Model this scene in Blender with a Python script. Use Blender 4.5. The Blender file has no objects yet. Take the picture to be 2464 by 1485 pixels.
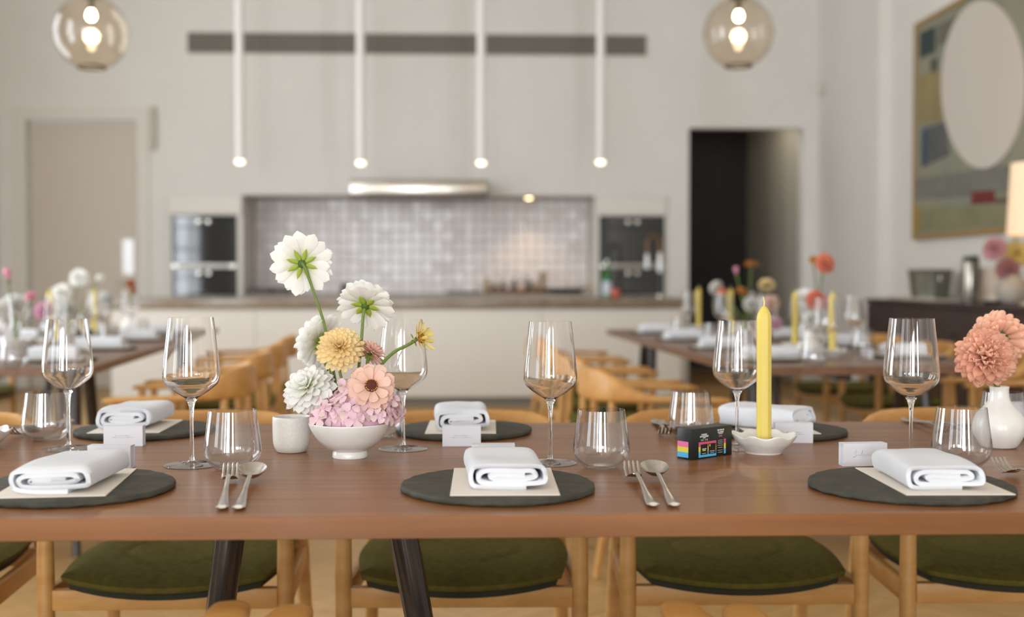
import bpy, bmesh, math, random
from math import sin, cos, pi, radians, tan, atan2, sqrt
from mathutils import Vector, Matrix, Quaternion

# ------------------------------------------------------------------ camera
sc = bpy.context.scene
COL = sc.collection
F = 2820.0                      # focal length in photo pixels (2464 wide)
CZ = 1.057
YAW, PITCH = radians(1.9), radians(1.51)
cam_d = bpy.data.cameras.new('camera')
cam_d.sensor_width = 36.0
cam_d.lens = 36.0 * F / 2464.0
cam_d.clip_start = 0.05
cam_d.dof.use_dof = True
cam_d.dof.focus_distance = 1.96
cam_d.dof.aperture_fstop = 2.3
cam_o = bpy.data.objects.new('camera', cam_d)
cam_o.location = (0, 0, CZ)
cam_o.rotation_euler = (pi / 2 - PITCH, 0, -YAW)
COL.objects.link(cam_o)
sc.camera = cam_o
CAM = Vector((0, 0, CZ))
FWD = Vector((sin(YAW) * cos(PITCH), cos(YAW) * cos(PITCH), -sin(PITCH)))
RGT = Vector((cos(YAW), -sin(YAW), 0))
UPV = RGT.cross(FWD)

# ------------------------------------------------------------------ view, world, daylight
sc.view_settings.view_transform = 'Standard'
sc.view_settings.look = 'None'
sc.view_settings.gamma = 1.0
sc.view_settings.use_curve_mapping = False
sc.view_settings.exposure = 0.32
world = bpy.data.worlds.new('world')
sc.world = world
world.use_nodes = True
world.node_tree.nodes['Background'].inputs[0].default_value = (0.75, 0.86, 1.0, 1)
world.node_tree.nodes['Background'].inputs[1].default_value = 1.0

ROOM_X0, ROOM_Y0, ROOM_Y1, ROOM_H = -4.5, -8.0, 11.3, 4.6
# tall windows: rear wall (x0, x1, z0, z1) and left wall (y0, y1, z0, z1)
REAR_WIN = [(-4.3, -3.5, .5, 2.9), (-2.75, -.6, .5, 2.9), (1.3, 2.4, .5, 2.9)]
LEFT_WIN = [(-5.0, -3.4, .3, 3.9), (-1.4, .2, .3, 3.9), (3.2, 4.8, .3, 3.9), (6.6, 8.2, .3, 3.9)]
REAR_POWER = [85, 250, 115]
LEFT_POWER = [35, 35, 125, 60]


def area(name, loc, rot, sx, sy, power, color):
    d = bpy.data.lights.new(name, 'AREA')
    d.shape = 'RECTANGLE'
    d.size, d.size_y = sx, sy
    d.energy = power
    d.color = color
    o = bpy.data.objects.new(name, d)
    o.location, o.rotation_euler = loc, rot
    COL.objects.link(o)
    return o


DAY = (0.90, 0.96, 1.0)
for (x0, x1, z0, z1), pw in zip(REAR_WIN, REAR_POWER):
    area('window_daylight', ((x0 + x1) / 2, ROOM_Y0 + .03, (z0 + z1) / 2), (radians(90), 0, 0), x1 - x0 - .1, z1 - z0 - .1, pw, DAY)
for (y0, y1, z0, z1), pw in zip(LEFT_WIN, LEFT_POWER):
    area('window_daylight', (ROOM_X0 + .03, (y0 + y1) / 2, (z0 + z1) / 2), (radians(90), 0, radians(-90)), y1 - y0 - .1, z1 - z0 - .1, pw, DAY)

# ------------------------------------------------------------------ pixel helpers


def ray(px, py):
    return FWD + RGT * ((px - 1232.0) / F) + UPV * ((742.5 - py) / F)


def onZ(px, py, z):
    r = ray(px, py)
    return CAM + r * ((z - CZ) / r.z)


def onY(px, py, y):
    r = ray(px, py)
    return CAM + r * (y / r.y)


def onX(px, py, x):
    r = ray(px, py)
    return CAM + r * (x / r.x)


def atD(px, py, d):
    return CAM + ray(px, py) * d


# ------------------------------------------------------------------ materials
MATS = {}


def lin(c):
    def f(v):
        v /= 255.0
        return v / 12.92 if v <= .04045 else ((v + .055) / 1.055) ** 2.4
    return (f(c[0]), f(c[1]), f(c[2]), 1.0)


def mat(name, col, rough=.5, metal=0.0, col2=None, scale=(8, 8, 8), bump=0.0, bscale=60, rand=0.0, spec=.5,
        emis=None, estr=0.0, trans=0.0, detail=4, sss=0.0, grad=None, coat=0.0, ior=1.5, contrast=(.3, .7), coord='Object'):
    if name in MATS:
        return MATS[name]
    m = bpy.data.materials.new(name)
    m.use_nodes = True
    nt = m.node_tree
    b = nt.nodes['Principled BSDF']
    b.inputs['Roughness'].default_value = rough
    b.inputs['Metallic'].default_value = metal
    b.inputs['Specular IOR Level'].default_value = spec
    b.inputs['IOR'].default_value = ior
    b.inputs['Transmission Weight'].default_value = trans
    b.inputs['Coat Weight'].default_value = coat
    b.inputs['Coat Roughness'].default_value = .15
    b.inputs['Base Color'].default_value = lin(col)
    if sss:
        b.inputs['Subsurface Weight'].default_value = sss
        b.inputs['Subsurface Radius'].default_value = (.006, .004, .003)
    if emis:
        b.inputs['Emission Color'].default_value = lin(emis)
        b.inputs['Emission Strength'].default_value = estr
    src = None
    if col2 or bump:
        tc = nt.nodes.new('ShaderNodeTexCoord')
        mp = nt.nodes.new('ShaderNodeMapping')
        mp.inputs['Scale'].default_value = scale
        nt.links.new(tc.outputs[coord], mp.inputs['Vector'])
    if col2:
        nz = nt.nodes.new('ShaderNodeTexNoise')
        nz.inputs['Scale'].default_value = 1.0
        nz.inputs['Detail'].default_value = detail
        nz.inputs['Roughness'].default_value = .6
        rp = nt.nodes.new('ShaderNodeValToRGB')
        rp.color_ramp.elements[0].position = contrast[0]
        rp.color_ramp.elements[1].position = contrast[1]
        rp.color_ramp.elements[0].color = lin(col)
        rp.color_ramp.elements[1].color = lin(col2)
        nt.links.new(mp.outputs[0], nz.inputs['Vector'])
        nt.links.new(nz.outputs['Fac'], rp.inputs['Fac'])
        src = rp.outputs[0]
        if rand:
            oi = nt.nodes.new('ShaderNodeObjectInfo')
            # shift the pattern so that every piece has its own grain
            vm = nt.nodes.new('ShaderNodeVectorMath')
            vm.operation = 'MULTIPLY_ADD'
            cb = nt.nodes.new('ShaderNodeCombineXYZ')
            for k in range(3):
                nt.links.new(oi.outputs['Random'], cb.inputs[k])
            vm.inputs[1].default_value = (37, 53, 71)
            nt.links.new(cb.outputs[0], vm.inputs[0])
            nt.links.new(mp.outputs[0], vm.inputs[2])
            nt.links.new(vm.outputs[0], nz.inputs['Vector'])
    if grad:   # colour towards the root of a petal (generated X)
        tg = nt.nodes.new('ShaderNodeTexCoord')
        sp = nt.nodes.new('ShaderNodeSeparateXYZ')
        nt.links.new(tg.outputs['Generated'], sp.inputs[0])
        r2 = nt.nodes.new('ShaderNodeValToRGB')
        r2.color_ramp.elements[0].position = 0.0
        r2.color_ramp.elements[0].color = lin(grad)
        r2.color_ramp.elements[1].position = .55
        r2.color_ramp.elements[1].color = lin(col)
        nt.links.new(sp.outputs[0], r2.inputs['Fac'])
        src = r2.outputs[0]
    if rand:
        oi2 = nt.nodes.new('ShaderNodeObjectInfo')
        hv = nt.nodes.new('ShaderNodeHueSaturation')
        mr = nt.nodes.new('ShaderNodeMapRange')
        mr.inputs['To Min'].default_value = 1 - rand
        mr.inputs['To Max'].default_value = 1 + rand
        nt.links.new(oi2.outputs['Random'], mr.inputs['Value'])
        nt.links.new(mr.outputs[0], hv.inputs['Value'])
        if src:
            nt.links.new(src, hv.inputs['Color'])
        else:
            hv.inputs['Color'].default_value = lin(col)
        src = hv.outputs[0]
    if src:
        nt.links.new(src, b.inputs['Base Color'])
    if bump:
        n2 = nt.nodes.new('ShaderNodeTexNoise')
        n2.inputs['Scale'].default_value = bscale
        n2.inputs['Detail'].default_value = 3
        nt.links.new(tc.outputs[coord], n2.inputs['Vector'])
        bp = nt.nodes.new('ShaderNodeBump')
        bp.inputs['Strength'].default_value = bump
        bp.inputs['Distance'].default_value = .002
        nt.links.new(n2.outputs['Fac'], bp.inputs['Height'])
        nt.links.new(bp.outputs[0], b.inputs['Normal'])
    MATS[name] = m
    return m


def petal_mat(name, col, root=None, rand=.05, transl=.28):
    """thin petal: diffuse plus light coming through, greenish or deeper towards the root"""
    if name in MATS:
        return MATS[name]
    m = mat(name, col, rough=.6, grad=root, rand=rand, spec=.25)
    nt = m.node_tree
    b = nt.nodes['Principled BSDF']
    tr = nt.nodes.new('ShaderNodeBsdfTranslucent')
    mx = nt.nodes.new('ShaderNodeMixShader')
    mx.inputs[0].default_value = transl
    if b.inputs['Base Color'].is_linked:
        nt.links.new(b.inputs['Base Color'].links[0].from_socket, tr.inputs['Color'])
    else:
        tr.inputs['Color'].default_value = lin(col)
    out = nt.nodes['Material Output']
    nt.links.new(b.outputs[0], mx.inputs[1])
    nt.links.new(tr.outputs[0], mx.inputs[2])
    nt.links.new(mx.outputs[0], out.inputs['Surface'])
    return m


def thin_glass(name, tint=(250, 250, 250), ior=1.5, gain=1.0, body=0.0, bodycol=(200, 190, 170)):
    """a thin sheet of clear or smoked glass: Fresnel mix of see-through and mirror"""
    if name in MATS:
        return MATS[name]
    m = bpy.data.materials.new(name)
    m.use_nodes = True
    nt = m.node_tree
    for n in list(nt.nodes):
        nt.nodes.remove(n)
    out = nt.nodes.new('ShaderNodeOutputMaterial')
    tr = nt.nodes.new('ShaderNodeBsdfTransparent')
    tr.inputs[0].default_value = lin(tint)
    gl = nt.nodes.new('ShaderNodeBsdfGlossy')
    gl.inputs['Roughness'].default_value = 0.01
    lw = nt.nodes.new('ShaderNodeLayerWeight')     # grazing angle, same from both sides of the sheet
    lw.inputs['Blend'].default_value = .5
    pw = nt.nodes.new('ShaderNodeMath')
    pw.operation = 'POWER'
    pw.inputs[1].default_value = 4.0
    mu = nt.nodes.new('ShaderNodeMath')
    mu.operation = 'MULTIPLY_ADD'
    mu.use_clamp = True
    mu.inputs[1].default_value = .6 * gain
    mu.inputs[2].default_value = .05 * gain
    mx = nt.nodes.new('ShaderNodeMixShader')
    nt.links.new(lw.outputs['Facing'], pw.inputs[0])
    nt.links.new(pw.outputs[0], mu.inputs[0])
    nt.links.new(mu.outputs[0], mx.inputs[0])
    nt.links.new(tr.outputs[0], mx.inputs[1])
    nt.links.new(gl.outputs[0], mx.inputs[2])
    nt.links.new(mx.outputs[0], out.inputs['Surface'])
    MATS[name] = m
    return m


def solid_glass(name, col=(255, 255, 255), rough=0.0, ior=1.5, clear=0.0):
    """refracting glass; 'clear' lets part of the light pass straight, as through a very thin wall"""
    if name in MATS:
        return MATS[name]
    m = bpy.data.materials.new(name)
    m.use_nodes = True
    nt = m.node_tree
    for n in list(nt.nodes):
        nt.nodes.remove(n)
    out = nt.nodes.new('ShaderNodeOutputMaterial')
    g = nt.nodes.new('ShaderNodeBsdfGlass')
    g.inputs['Color'].default_value = lin(col)
    g.inputs['Roughness'].default_value = rough
    g.inputs['IOR'].default_value = ior
    tr = nt.nodes.new('ShaderNodeBsdfTransparent')
    mx = nt.nodes.new('ShaderNodeMixShader')
    mx.inputs[0].default_value = clear
    nt.links.new(g.outputs[0], mx.inputs[1])
    nt.links.new(tr.outputs[0], mx.inputs[2])
    nt.links.new(mx.outputs[0], out.inputs['Surface'])
    MATS[name] = m
    return m


M_WALL = mat('wall_paint', (230, 227, 222), .85, col2=(225, 222, 217), scale=(1.5, 1.5, 1.5), bump=.05, bscale=180)
M_CEIL = mat('ceiling_paint', (232, 230, 226), .9)
M_TRIM = mat('trim_paint', (222, 217, 209), .55)
M_DOOR = mat('door_paint', (206, 196, 182), .5)
M_FLOOR = mat('oak_floor', (196, 158, 104), .42, col2=(176, 138, 86), scale=(2, 34, 10), rand=.07, bump=.03)
M_FBASE = mat('floor_joint', (150, 118, 76), .7)
M_WALNUT = mat('walnut_board', (156, 102, 56), .33, col2=(100, 61, 31), scale=(1.3, 38, 26), rand=.09, contrast=(.2, .8), bump=.06, bscale=220, spec=.5)
M_WALNUT2 = mat('walnut_far', (128, 92, 66), .36, col2=(104, 72, 50), scale=(1.6, 26, 20), rand=.06)
M_BLACKLEG = mat('ebonised_leg', (66, 54, 46), .2, col2=(44, 36, 31), scale=(40, 40, 5))
M_OAK = mat('honey_oak', (210, 160, 94), .42, col2=(190, 138, 74), scale=(9, 9, 30), rand=.05, bump=.03, bscale=120)
M_OAKARM = mat('honey_oak_arm', (212, 160, 92), .4, col2=(188, 134, 70), scale=(7, 22, 22), rand=.05, bump=.03, bscale=120)
M_SEAT = mat('olive_wool', (108, 100, 46), .95, col2=(90, 84, 37), scale=(60, 60, 60), bump=.25, bscale=900, spec=.15)
M_SEATB = mat('seat_base_shade', (46, 48, 34), .9)  # dark colour paints the shade below the cushion edge
M_SLATE = mat('slate', (70, 67, 55), .75, col2=(48, 48, 40), scale=(30, 30, 30), bump=.35, bscale=160, rand=.06)
M_MENU = mat('cream_card', (232, 222, 210), .8)
M_LINEN = mat('white_linen', (224, 226, 232), .92, bump=.12, bscale=700, spec=.1)
M_CARD = mat('white_card', (222, 222, 229), .7)
M_INK = mat('grey_ink', (172, 172, 182), .8)
M_CERAM = mat('white_glaze', (236, 234, 230), .28, coat=.3, col2=(230, 227, 221), scale=(40, 40, 40))
M_CUP = mat('speckled_glaze', (232, 229, 222), .38, col2=(225, 221, 214), scale=(260, 260, 260), contrast=(.45, .62))
M_WAX = mat('yellow_wax', (226, 204, 104), .45, sss=.15, col2=(220, 196, 92), scale=(20, 20, 6))
M_WICK = mat('wick', (238, 226, 150), .8)
M_STEEL = mat('brushed_steel', (205, 200, 192), .22, metal=1.0, col2=(180, 174, 166), scale=(60, 60, 60))
M_CHROME = mat('chrome', (225, 225, 225), .12, metal=1.0)
M_STEM = mat('flower_stem', (118, 138, 62), .55, col2=(96, 118, 48), scale=(60, 60, 60))
M_SEPAL = mat('sepal', (150, 170, 50), .55)
M_SEPALD = mat('dark_calyx', (66, 98, 36), .6)
M_LEAF = mat('leaf', (70, 110, 44), .5)
M_CORE = mat('zinnia_eye', (116, 62, 34), .9, col2=(190, 140, 40), scale=(500, 500, 500))
M_CORER = mat('zinnia_red_eye', (104, 44, 34), .9, col2=(70, 34, 26), scale=(300, 300, 300))
M_POLLEN = mat('pollen', (214, 172, 60), .9)
P_WHITE = petal_mat('white_petal', (250, 249, 245), (214, 220, 156), .03)
P_CREAM = petal_mat('cream_petal', (250, 228, 176), (238, 198, 122), .05)
P_PEACH = petal_mat('peach_petal', (240, 168, 140), (232, 120, 96), .06)
P_PINKP = petal_mat('blush_petal', (246, 210, 194), (240, 182, 164), .05)
P_SALM = petal_mat('salmon_petal', (252, 204, 178), (244, 164, 146), .06)
P_HYD = petal_mat('hydrangea_petal', (252, 220, 231), (244, 224, 214), .07)
P_CORAL = petal_mat('coral_petal', (246, 172, 146), (240, 138, 114), .05)
P_PINK = petal_mat('pink_petal', (232, 140, 170), (244, 226, 220), .06)
P_ORANGE = petal_mat('orange_petal', (226, 172, 98), (206, 136, 66), .06)
P_RUST = petal_mat('rust_petal', (190, 96, 54), (160, 70, 40), .06)
P_YEL = petal_mat('yellow_petal', (240, 220, 140), (224, 176, 70), .05)
P_MAUVE = petal_mat('mauve_petal', (216, 164, 168), (190, 120, 124), .06)
FAR = {}
for n_, c_ in (('white', (250, 249, 245)), ('cream', (248, 228, 180)), ('peach', (240, 168, 140)), ('blush', (246, 210, 194)), ('salmon', (252, 204, 178)), ('hydrangea', (246, 206, 224)),
               ('coral', (246, 164, 136)), ('pink', (240, 176, 196)), ('orange', (224, 166, 90)), ('rust', (196, 108, 66)), ('yellow', (242, 224, 152)), ('mauve', (218, 168, 172))):
    FAR[n_ + '_petal'] = petal_mat('far_%s_petal' % n_, c_, None, .03)   # distant heads: one joined mesh, plain colour
G_CLEAR = solid_glass('clear_glass', clear=0.0)
G_TUMB = thin_glass('tumbler_glass', (250, 250, 250), gain=1.9)
G_STEM = solid_glass('clear_glass_stem', clear=.0)
G_FOOT = thin_glass('glass_foot', (250, 250, 250), gain=1.6)
G_PANE = thin_glass('window_pane', ior=1.45)
G_SMOKE = thin_glass('smoked_globe', (248, 241, 230), ior=1.45, gain=1.4)
M_DARK = mat('dark_void', (20, 20, 20), .9)

# ------------------------------------------------------------------ mesh helpers


class G:
    """collects vertices and faces of one mesh"""

    def __init__(s):
        s.v, s.f = [], []

    def add(s, v, f, M=None):
        o = len(s.v)
        if M is not None:
            v = [M @ Vector(p) for p in v]
        s.v += [tuple(p) for p in v]
        s.f += [tuple(i + o for i in q) for q in f]
        return s

    def box(s, x0, x1, y0, y1, z0, z1, M=None):
        v = [(x0, y0, z0), (x1, y0, z0), (x1, y1, z0), (x0, y1, z0), (x0, y0, z1), (x1, y0, z1), (x1, y1, z1), (x0, y1, z1)]
        f = [(3, 2, 1, 0), (4, 5, 6, 7), (0, 1, 5, 4), (1, 2, 6, 5), (2, 3, 7, 6), (3, 0, 4, 7)]
        return s.add(v, f, M)

    def mesh(s, name, bevel=0, seg=2, smooth=True, ang=35):
        me = bpy.data.meshes.new(name)
        me.from_pydata(s.v, [], s.f)
        bm = bmesh.new()
        bm.from_mesh(me)
        if bevel:
            bmesh.ops.bevel(bm, geom=list(bm.edges), offset=bevel, segments=seg, profile=.5, affect='EDGES', clamp_overlap=True)
        bmesh.ops.recalc_face_normals(bm, faces=list(bm.faces))
        bm.to_mesh(me)
        bm.free()
        if smooth:
            for p in me.polygons:
                p.use_smooth = True
            me.set_sharp_from_angle(angle=radians(ang))
        return me


def crom(pts, n=6, closed=False):
    """Catmull-Rom through points of any dimension"""
    out = []
    N = len(pts)
    rng = N if closed else N - 1
    for i in range(rng):
        if closed:
            p0, p1, p2, p3 = pts[(i - 1) % N], pts[i], pts[(i + 1) % N], pts[(i + 2) % N]
        else:
            p0, p1, p2, p3 = pts[max(i - 1, 0)], pts[i], pts[i + 1], pts[min(i + 2, N - 1)]
        for k in range(n):
            t = k / n
            out.append(tuple(.5 * ((2 * b) + (-a + c) * t + (2 * a - 5 * b + 4 * c - d) * t * t + (-a + 3 * b - 3 * c + d) * t ** 3)
                             for a, b, c, d in zip(p0, p1, p2, p3)))
    if not closed:
        out.append(tuple(pts[-1]))
    return out


def lathe(prof, n=32, g=None, M=None, wob=None):
    g = g or G()
    v, f, rows = [], [], []
    for r, z in prof:
        if r < 1e-6:
            rows.append([len(v)])
            v.append((0, 0, z))
        else:
            base = len(v)
            for k in range(n):
                a = 2 * pi * k / n
                q = wob(a, r, z) if wob else (r, z)
                v.append((q[0] * cos(a), q[0] * sin(a), q[1]))
            rows.append(list(range(base, base + n)))
    for A, B in zip(rows, rows[1:]):
        for k in range(n):
            k2 = (k + 1) % n
            if len(A) == 1 and len(B) == 1:
                continue
            if len(A) == 1:
                f.append((A[0], B[k], B[k2]))
            elif len(B) == 1:
                f.append((A[k], A[k2], B[0]))
            else:
                f.append((A[k], A[k2], B[k2], B[k]))
    return g.add(v, f, M)


def tube(pts, rad, n=10, g=None, up=None, caps=True, M=None):
    """sweep; rad = number, list of numbers or list of (width, height)"""
    g = g or G()
    P = [Vector(p) for p in pts]
    N = len(P)
    v, f = [], []
    nor = None
    for i in range(N):
        t = (P[min(i + 1, N - 1)] - P[max(i - 1, 0)]).normalized()
        if up is not None:
            nor = (Vector(up) - t * t.dot(Vector(up))).normalized()
        elif nor is None:
            h = Vector((0, 0, 1)) if abs(t.z) < .9 else Vector((1, 0, 0))
            nor = (h - t * t.dot(h)).normalized()
        else:
            nor = (nor - t * t.dot(nor)).normalized()
        bi = t.cross(nor)
        r = rad[i] if isinstance(rad, (list, tuple)) else rad
        ra, rb = r if isinstance(r, tuple) else (r, r)
        for k in range(n):
            a = 2 * pi * k / n
            v.append(P[i] + bi * (ra * cos(a)) + nor * (rb * sin(a)))
    for i in range(N - 1):
        for k in range(n):
            k2 = (k + 1) % n
            f.append((i * n + k, i * n + k2, (i + 1) * n + k2, (i + 1) * n + k))
    if caps:
        f.append(tuple(range(n - 1, -1, -1)))
        f.append(tuple(range((N - 1) * n, N * n)))
    return g.add(v, f, M)


def props(o, label=None, cat=None, group=None, kind=None):
    if label:
        o['label'] = label
    if cat:
        o['category'] = cat
    if group:
        o['group'] = group
    if kind:
        o['kind'] = kind
    return o


def thing(name, label, cat, loc=(0, 0, 0), rz=0.0, group=None):
    o = bpy.data.objects.new(name, None)
    o.empty_display_size = .05
    o.location = loc
    o.rotation_euler = (0, 0, rz)
    COL.objects.link(o)
    return props(o, label, cat, group)


CACHE = {}


def obj(name, me, material, parent=None, loc=(0, 0, 0), rot=(0, 0, 0), M=None):
    o = bpy.data.objects.new(name, me)
    if not me.materials:
        me.materials.append(material)
    elif me.materials[0] != material:
        o.material_slots[0].link = 'OBJECT'
        o.material_slots[0].material = material
    if parent:
        o.parent = parent
    if M is not None:
        o.matrix_local = M
    else:
        o.location, o.rotation_euler = loc, rot
    COL.objects.link(o)
    return o


def cached(key, fn):
    if key not in CACHE:
        CACHE[key] = fn()
    return CACHE[key]


def bxm(x0, x1, y0, y1, z0, z1, bevel=0, seg=2):
    return G().box(x0, x1, y0, y1, z0, z1).mesh('box', bevel, seg)


def struct(name, me, m, parent=None):
    o = obj(name, me, m, parent)
    if not parent:
        o['kind'] = 'structure'
    return o


def rot_to(z, spin=0.0):
    """rotation matrix whose local Z points along z"""
    z = Vector(z).normalized()
    return (z.to_track_quat('Z', 'Y') @ Quaternion((0, 0, 1), spin)).to_matrix().to_4x4()


# ------------------------------------------------------------------ room shell
rnd = random.Random(7)
TZ = .74                                  # table height
YW = ROOM_Y1
XA = onY(1965, 668, YW).x                 # right wall, far section
YS = onX(2110, 668, XA).y                 # where the right wall steps out
XB = onY(2138, 668, YS).x                 # right wall, near section


def wall_grid(axis, pos, thick, a0, a1, z0, z1, holes):
    """wall with rectangular holes (a0, a1, z0, z1), one mesh of boxes; axis 'y': plane y = pos, grows by thick"""
    g = G()
    cuts = sorted({a0, a1, *[h[0] for h in holes], *[h[1] for h in holes]})
    for p, q in zip(cuts, cuts[1:]):
        mid = (p + q) / 2
        spans = sorted([(h[2], h[3]) for h in holes if h[0] < mid < h[1]])
        z = z0
        for s in spans + [(z1, z1)]:
            if s[0] > z + 1e-6:
                lo, hi = sorted((pos, pos + thick))
                if axis == 'y':
                    g.box(p, q, lo, hi, z, s[0])
                else:
                    g.box(lo, hi, p, q, z, s[0])
            z = max(z, s[1])
    return g.mesh('wall', smooth=False)


# openings of the kitchen wall, read off the photograph on the wall plane
NX0, NX1 = onY(400, 600, YW).x, onY(1606, 600, YW).x
NZ = onY(1000, 470, YW).z
DX0, DX1, DZ = onY(1657, 600, YW).x, onY(1930, 600, YW).x, onY(1790, 308, YW).z
LX0, LX1, LZ = onY(66, 600, YW).x, onY(332, 600, YW).x, onY(200, 290, YW).z
NICHE_Y = YW + .62
struct('wall_kitchen', wall_grid('y', YW, .14, ROOM_X0, XA, 0, ROOM_H,
                                 [(NX0, NX1, 0, NZ), (DX0, DX1, 0, DZ), (LX0, LX1, 0, LZ)]), M_WALL)
struct('wall_right', wall_grid('x', XA, .12, YS, YW + .14, 0, ROOM_H, []), M_WALL)
struct('wall_right_step', wall_grid('y', YS, .12, XA + .12, XB + .12, 0, ROOM_H, []), M_WALL)
struct('wall_right_near', wall_grid('x', XB, .12, ROOM_Y0, YS, 0, ROOM_H, []), M_WALL)
struct('wall_rear', wall_grid('y', ROOM_Y0, -.14, ROOM_X0, XB + .12, 0, ROOM_H, REAR_WIN), M_WALL)
struct('wall_left', wall_grid('x', ROOM_X0, -.14, ROOM_Y0 - .14, YW + .14, 0, ROOM_H, LEFT_WIN), M_WALL)
struct('ceiling', bxm(ROOM_X0 - .14, XB + .12, ROOM_Y0 - .14, NICHE_Y + .1, ROOM_H, ROOM_H + .1), M_CEIL)
struct('wall_niche_back', bxm(NX0 - .1, NX1 + .1, NICHE_Y, NICHE_Y + .1, 0, NZ), M_WALL)
struct('wall_niche_left', bxm(NX0 - .1, NX0, YW + .14, NICHE_Y, 0, NZ), M_WALL)
struct('wall_niche_right', bxm(NX1, NX1 + .1, YW + .14, NICHE_Y, 0, NZ), M_WALL)
struct('ceiling_niche', bxm(NX0 - .1, NX1 + .1, YW + .14, NICHE_Y + .1, NZ, NZ + .1), M_WALL)

# corridor behind the open doorway
CY = YW + 2.3
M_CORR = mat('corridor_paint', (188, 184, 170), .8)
M_CORRD = mat('corridor_dark', (38, 32, 30), .7, col2=(28, 24, 24), scale=(12, 12, 2))  # near-black colour for the left and end walls
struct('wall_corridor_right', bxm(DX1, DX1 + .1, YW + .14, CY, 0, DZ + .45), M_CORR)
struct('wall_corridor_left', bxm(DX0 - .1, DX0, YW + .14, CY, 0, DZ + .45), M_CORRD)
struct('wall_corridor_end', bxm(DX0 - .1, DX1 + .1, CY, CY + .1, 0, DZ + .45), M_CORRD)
struct('ceiling_corridor', bxm(DX0 - .1, DX1 + .1, YW + .14, CY + .1, DZ + .45, DZ + .55), M_CORR)

cl_ = thing('corridor_fill_lamp', 'added fill light, out of view above the corridor doorway', 'light', ((DX0 + DX1) / 2, YW + .34, DZ + .45))  # added lamp, kept out of view, brightens the corridor's right wall
obj('ring', lathe([(.04, 0), (.06, 0), (.06, -.012), (.04, -.012), (.04, 0)], 20).mesh('ring'), M_TRIM, cl_)
obj('lens', lathe([(0, -.012), (.038, -.01), (.04, 0), (0, 0)], 16).mesh('lens'), mat('corridor_fill_lens', (255, 240, 215), .5, emis=(255, 236, 205), estr=3), cl_)
pl_ = bpy.data.lights.new('corridor_fill', 'POINT')  # fill for the corridor, goes with the added lamp
pl_.energy, pl_.color, pl_.shadow_soft_size = 6.5, (1, .9, .75), .05
po_ = bpy.data.objects.new('corridor_fill', pl_)
po_.location = ((DX0 + DX1) / 2, YW + .34, DZ + .38)
COL.objects.link(po_)

# left door: recessed leaf, frame, plate
d1 = struct('door_1', bxm(LX0 + .012, LX1 - .012, YW + .07, YW + .11, .006, LZ - .012, .003, 1), M_DOOR)
pl = onY(308, 618, YW + .06)
obj('push_plate', bxm(pl.x - .055, pl.x + .055, YW + .064, YW + .07, pl.z - .17, pl.z + .17, .002, 1), mat('brushed_plate', (214, 214, 214), .42, metal=.85), d1)
hd = G()
hd.box(pl.x - .02, pl.x + .02, YW + .03, YW + .064, pl.z - .01, pl.z + .01)
obj('door_handle', tube([(pl.x, YW + .066, pl.z - .25), (pl.x, YW + .03, pl.z - .25), (pl.x - .1, YW + .03, pl.z - .25)], .009, 8).mesh('h'), M_CHROME, d1)


def frame_around(name, x0, x1, z1, w, m):
    g = G()
    g.box(x0 - w, x0, YW - .018, YW, 0, z1 + w)
    g.box(x1, x1 + w, YW - .018, YW, 0, z1 + w)
    g.box(x0, x1, YW - .018, YW, z1, z1 + w)
    return struct(name, g.mesh('trim', .003, 1), m)


frame_around('trim_1', LX0, LX1, LZ, .115, M_TRIM)
g = G()
g.box(ROOM_X0, LX0 - .115, YW - .012, YW, 0, .09)
g.box(LX1 + .115, NX0, YW - .012, YW, 0, .09)
g.box(NX1, DX0, YW - .012, YW, 0, .09)
g.box(DX1, XA - .012, YW - .012, YW, 0, .09)
struct('baseboard_kitchen', g.mesh('bb', .002, 1), M_TRIM)
struct('baseboard_right', bxm(XA - .012, XA, YS, YW, 0, .09, .002, 1), M_TRIM)

# windows (behind and left of the viewer): frame, glazing bars, panes
M_WINF = mat('window_frame_paint', (226, 224, 220), .5)
nwin = 0


def window(axis, pos, a0, a1, z0, z1):
    global nwin
    nwin += 1
    g = G()

    def bar(p, q, zl, zh, d0=-.09, d1=-.03):
        if axis == 'y':
            g.box(p, q, pos + d0, pos + d1, zl, zh)
        else:
            g.box(pos + d0, pos + d1, p, q, zl, zh)
    bar(a0, a0 + .05, z0, z1)
    bar(a1 - .05, a1, z0, z1)
    bar(a0 + .05, a1 - .05, z0, z0 + .05)
    bar(a0 + .05, a1 - .05, z1 - .05, z1)
    w = struct('window_%d' % nwin, g.mesh('window', 0, smooth=False), M_WINF)
    mid = (a0 + a1) / 2
    for k in range(2):
        p, q = ((a0 + .05, mid - .015), (mid + .015, a1 - .05))[k]
        g2 = G()
        if axis == 'y':
            g2.box(p, q, pos - .062, pos - .056, z0 + .05, z1 - .05)
        else:
            g2.box(pos - .062, pos - .056, p, q, z0 + .05, z1 - .05)
        obj('pane', g2.mesh('pane', smooth=False), G_PANE, w)
    # glazing bars stand inside the light so they show in reflections
    g3 = G()
    if axis == 'y':
        g3.box(mid - .02, mid + .02, pos + .04, pos + .07, z0, z1)
        for k in (1, 2):
            zz = z0 + (z1 - z0) * k / 3
            g3.box(a0, a1, pos + .045, pos + .065, zz - .015, zz + .015)
    else:
        g3.box(pos + .04, pos + .07, mid - .02, mid + .02, z0, z1)
        for k in (1, 2):
            zz = z0 + (z1 - z0) * k / 3
            g3.box(pos + .045, pos + .065, a0, a1, zz - .015, zz + .015)
    obj('glazing_bar', g3.mesh('bars', smooth=False), M_WINF, w)


for w in REAR_WIN:
    window('y', ROOM_Y0, *w)
for w in LEFT_WIN:
    window('x', ROOM_X0, *w)

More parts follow.
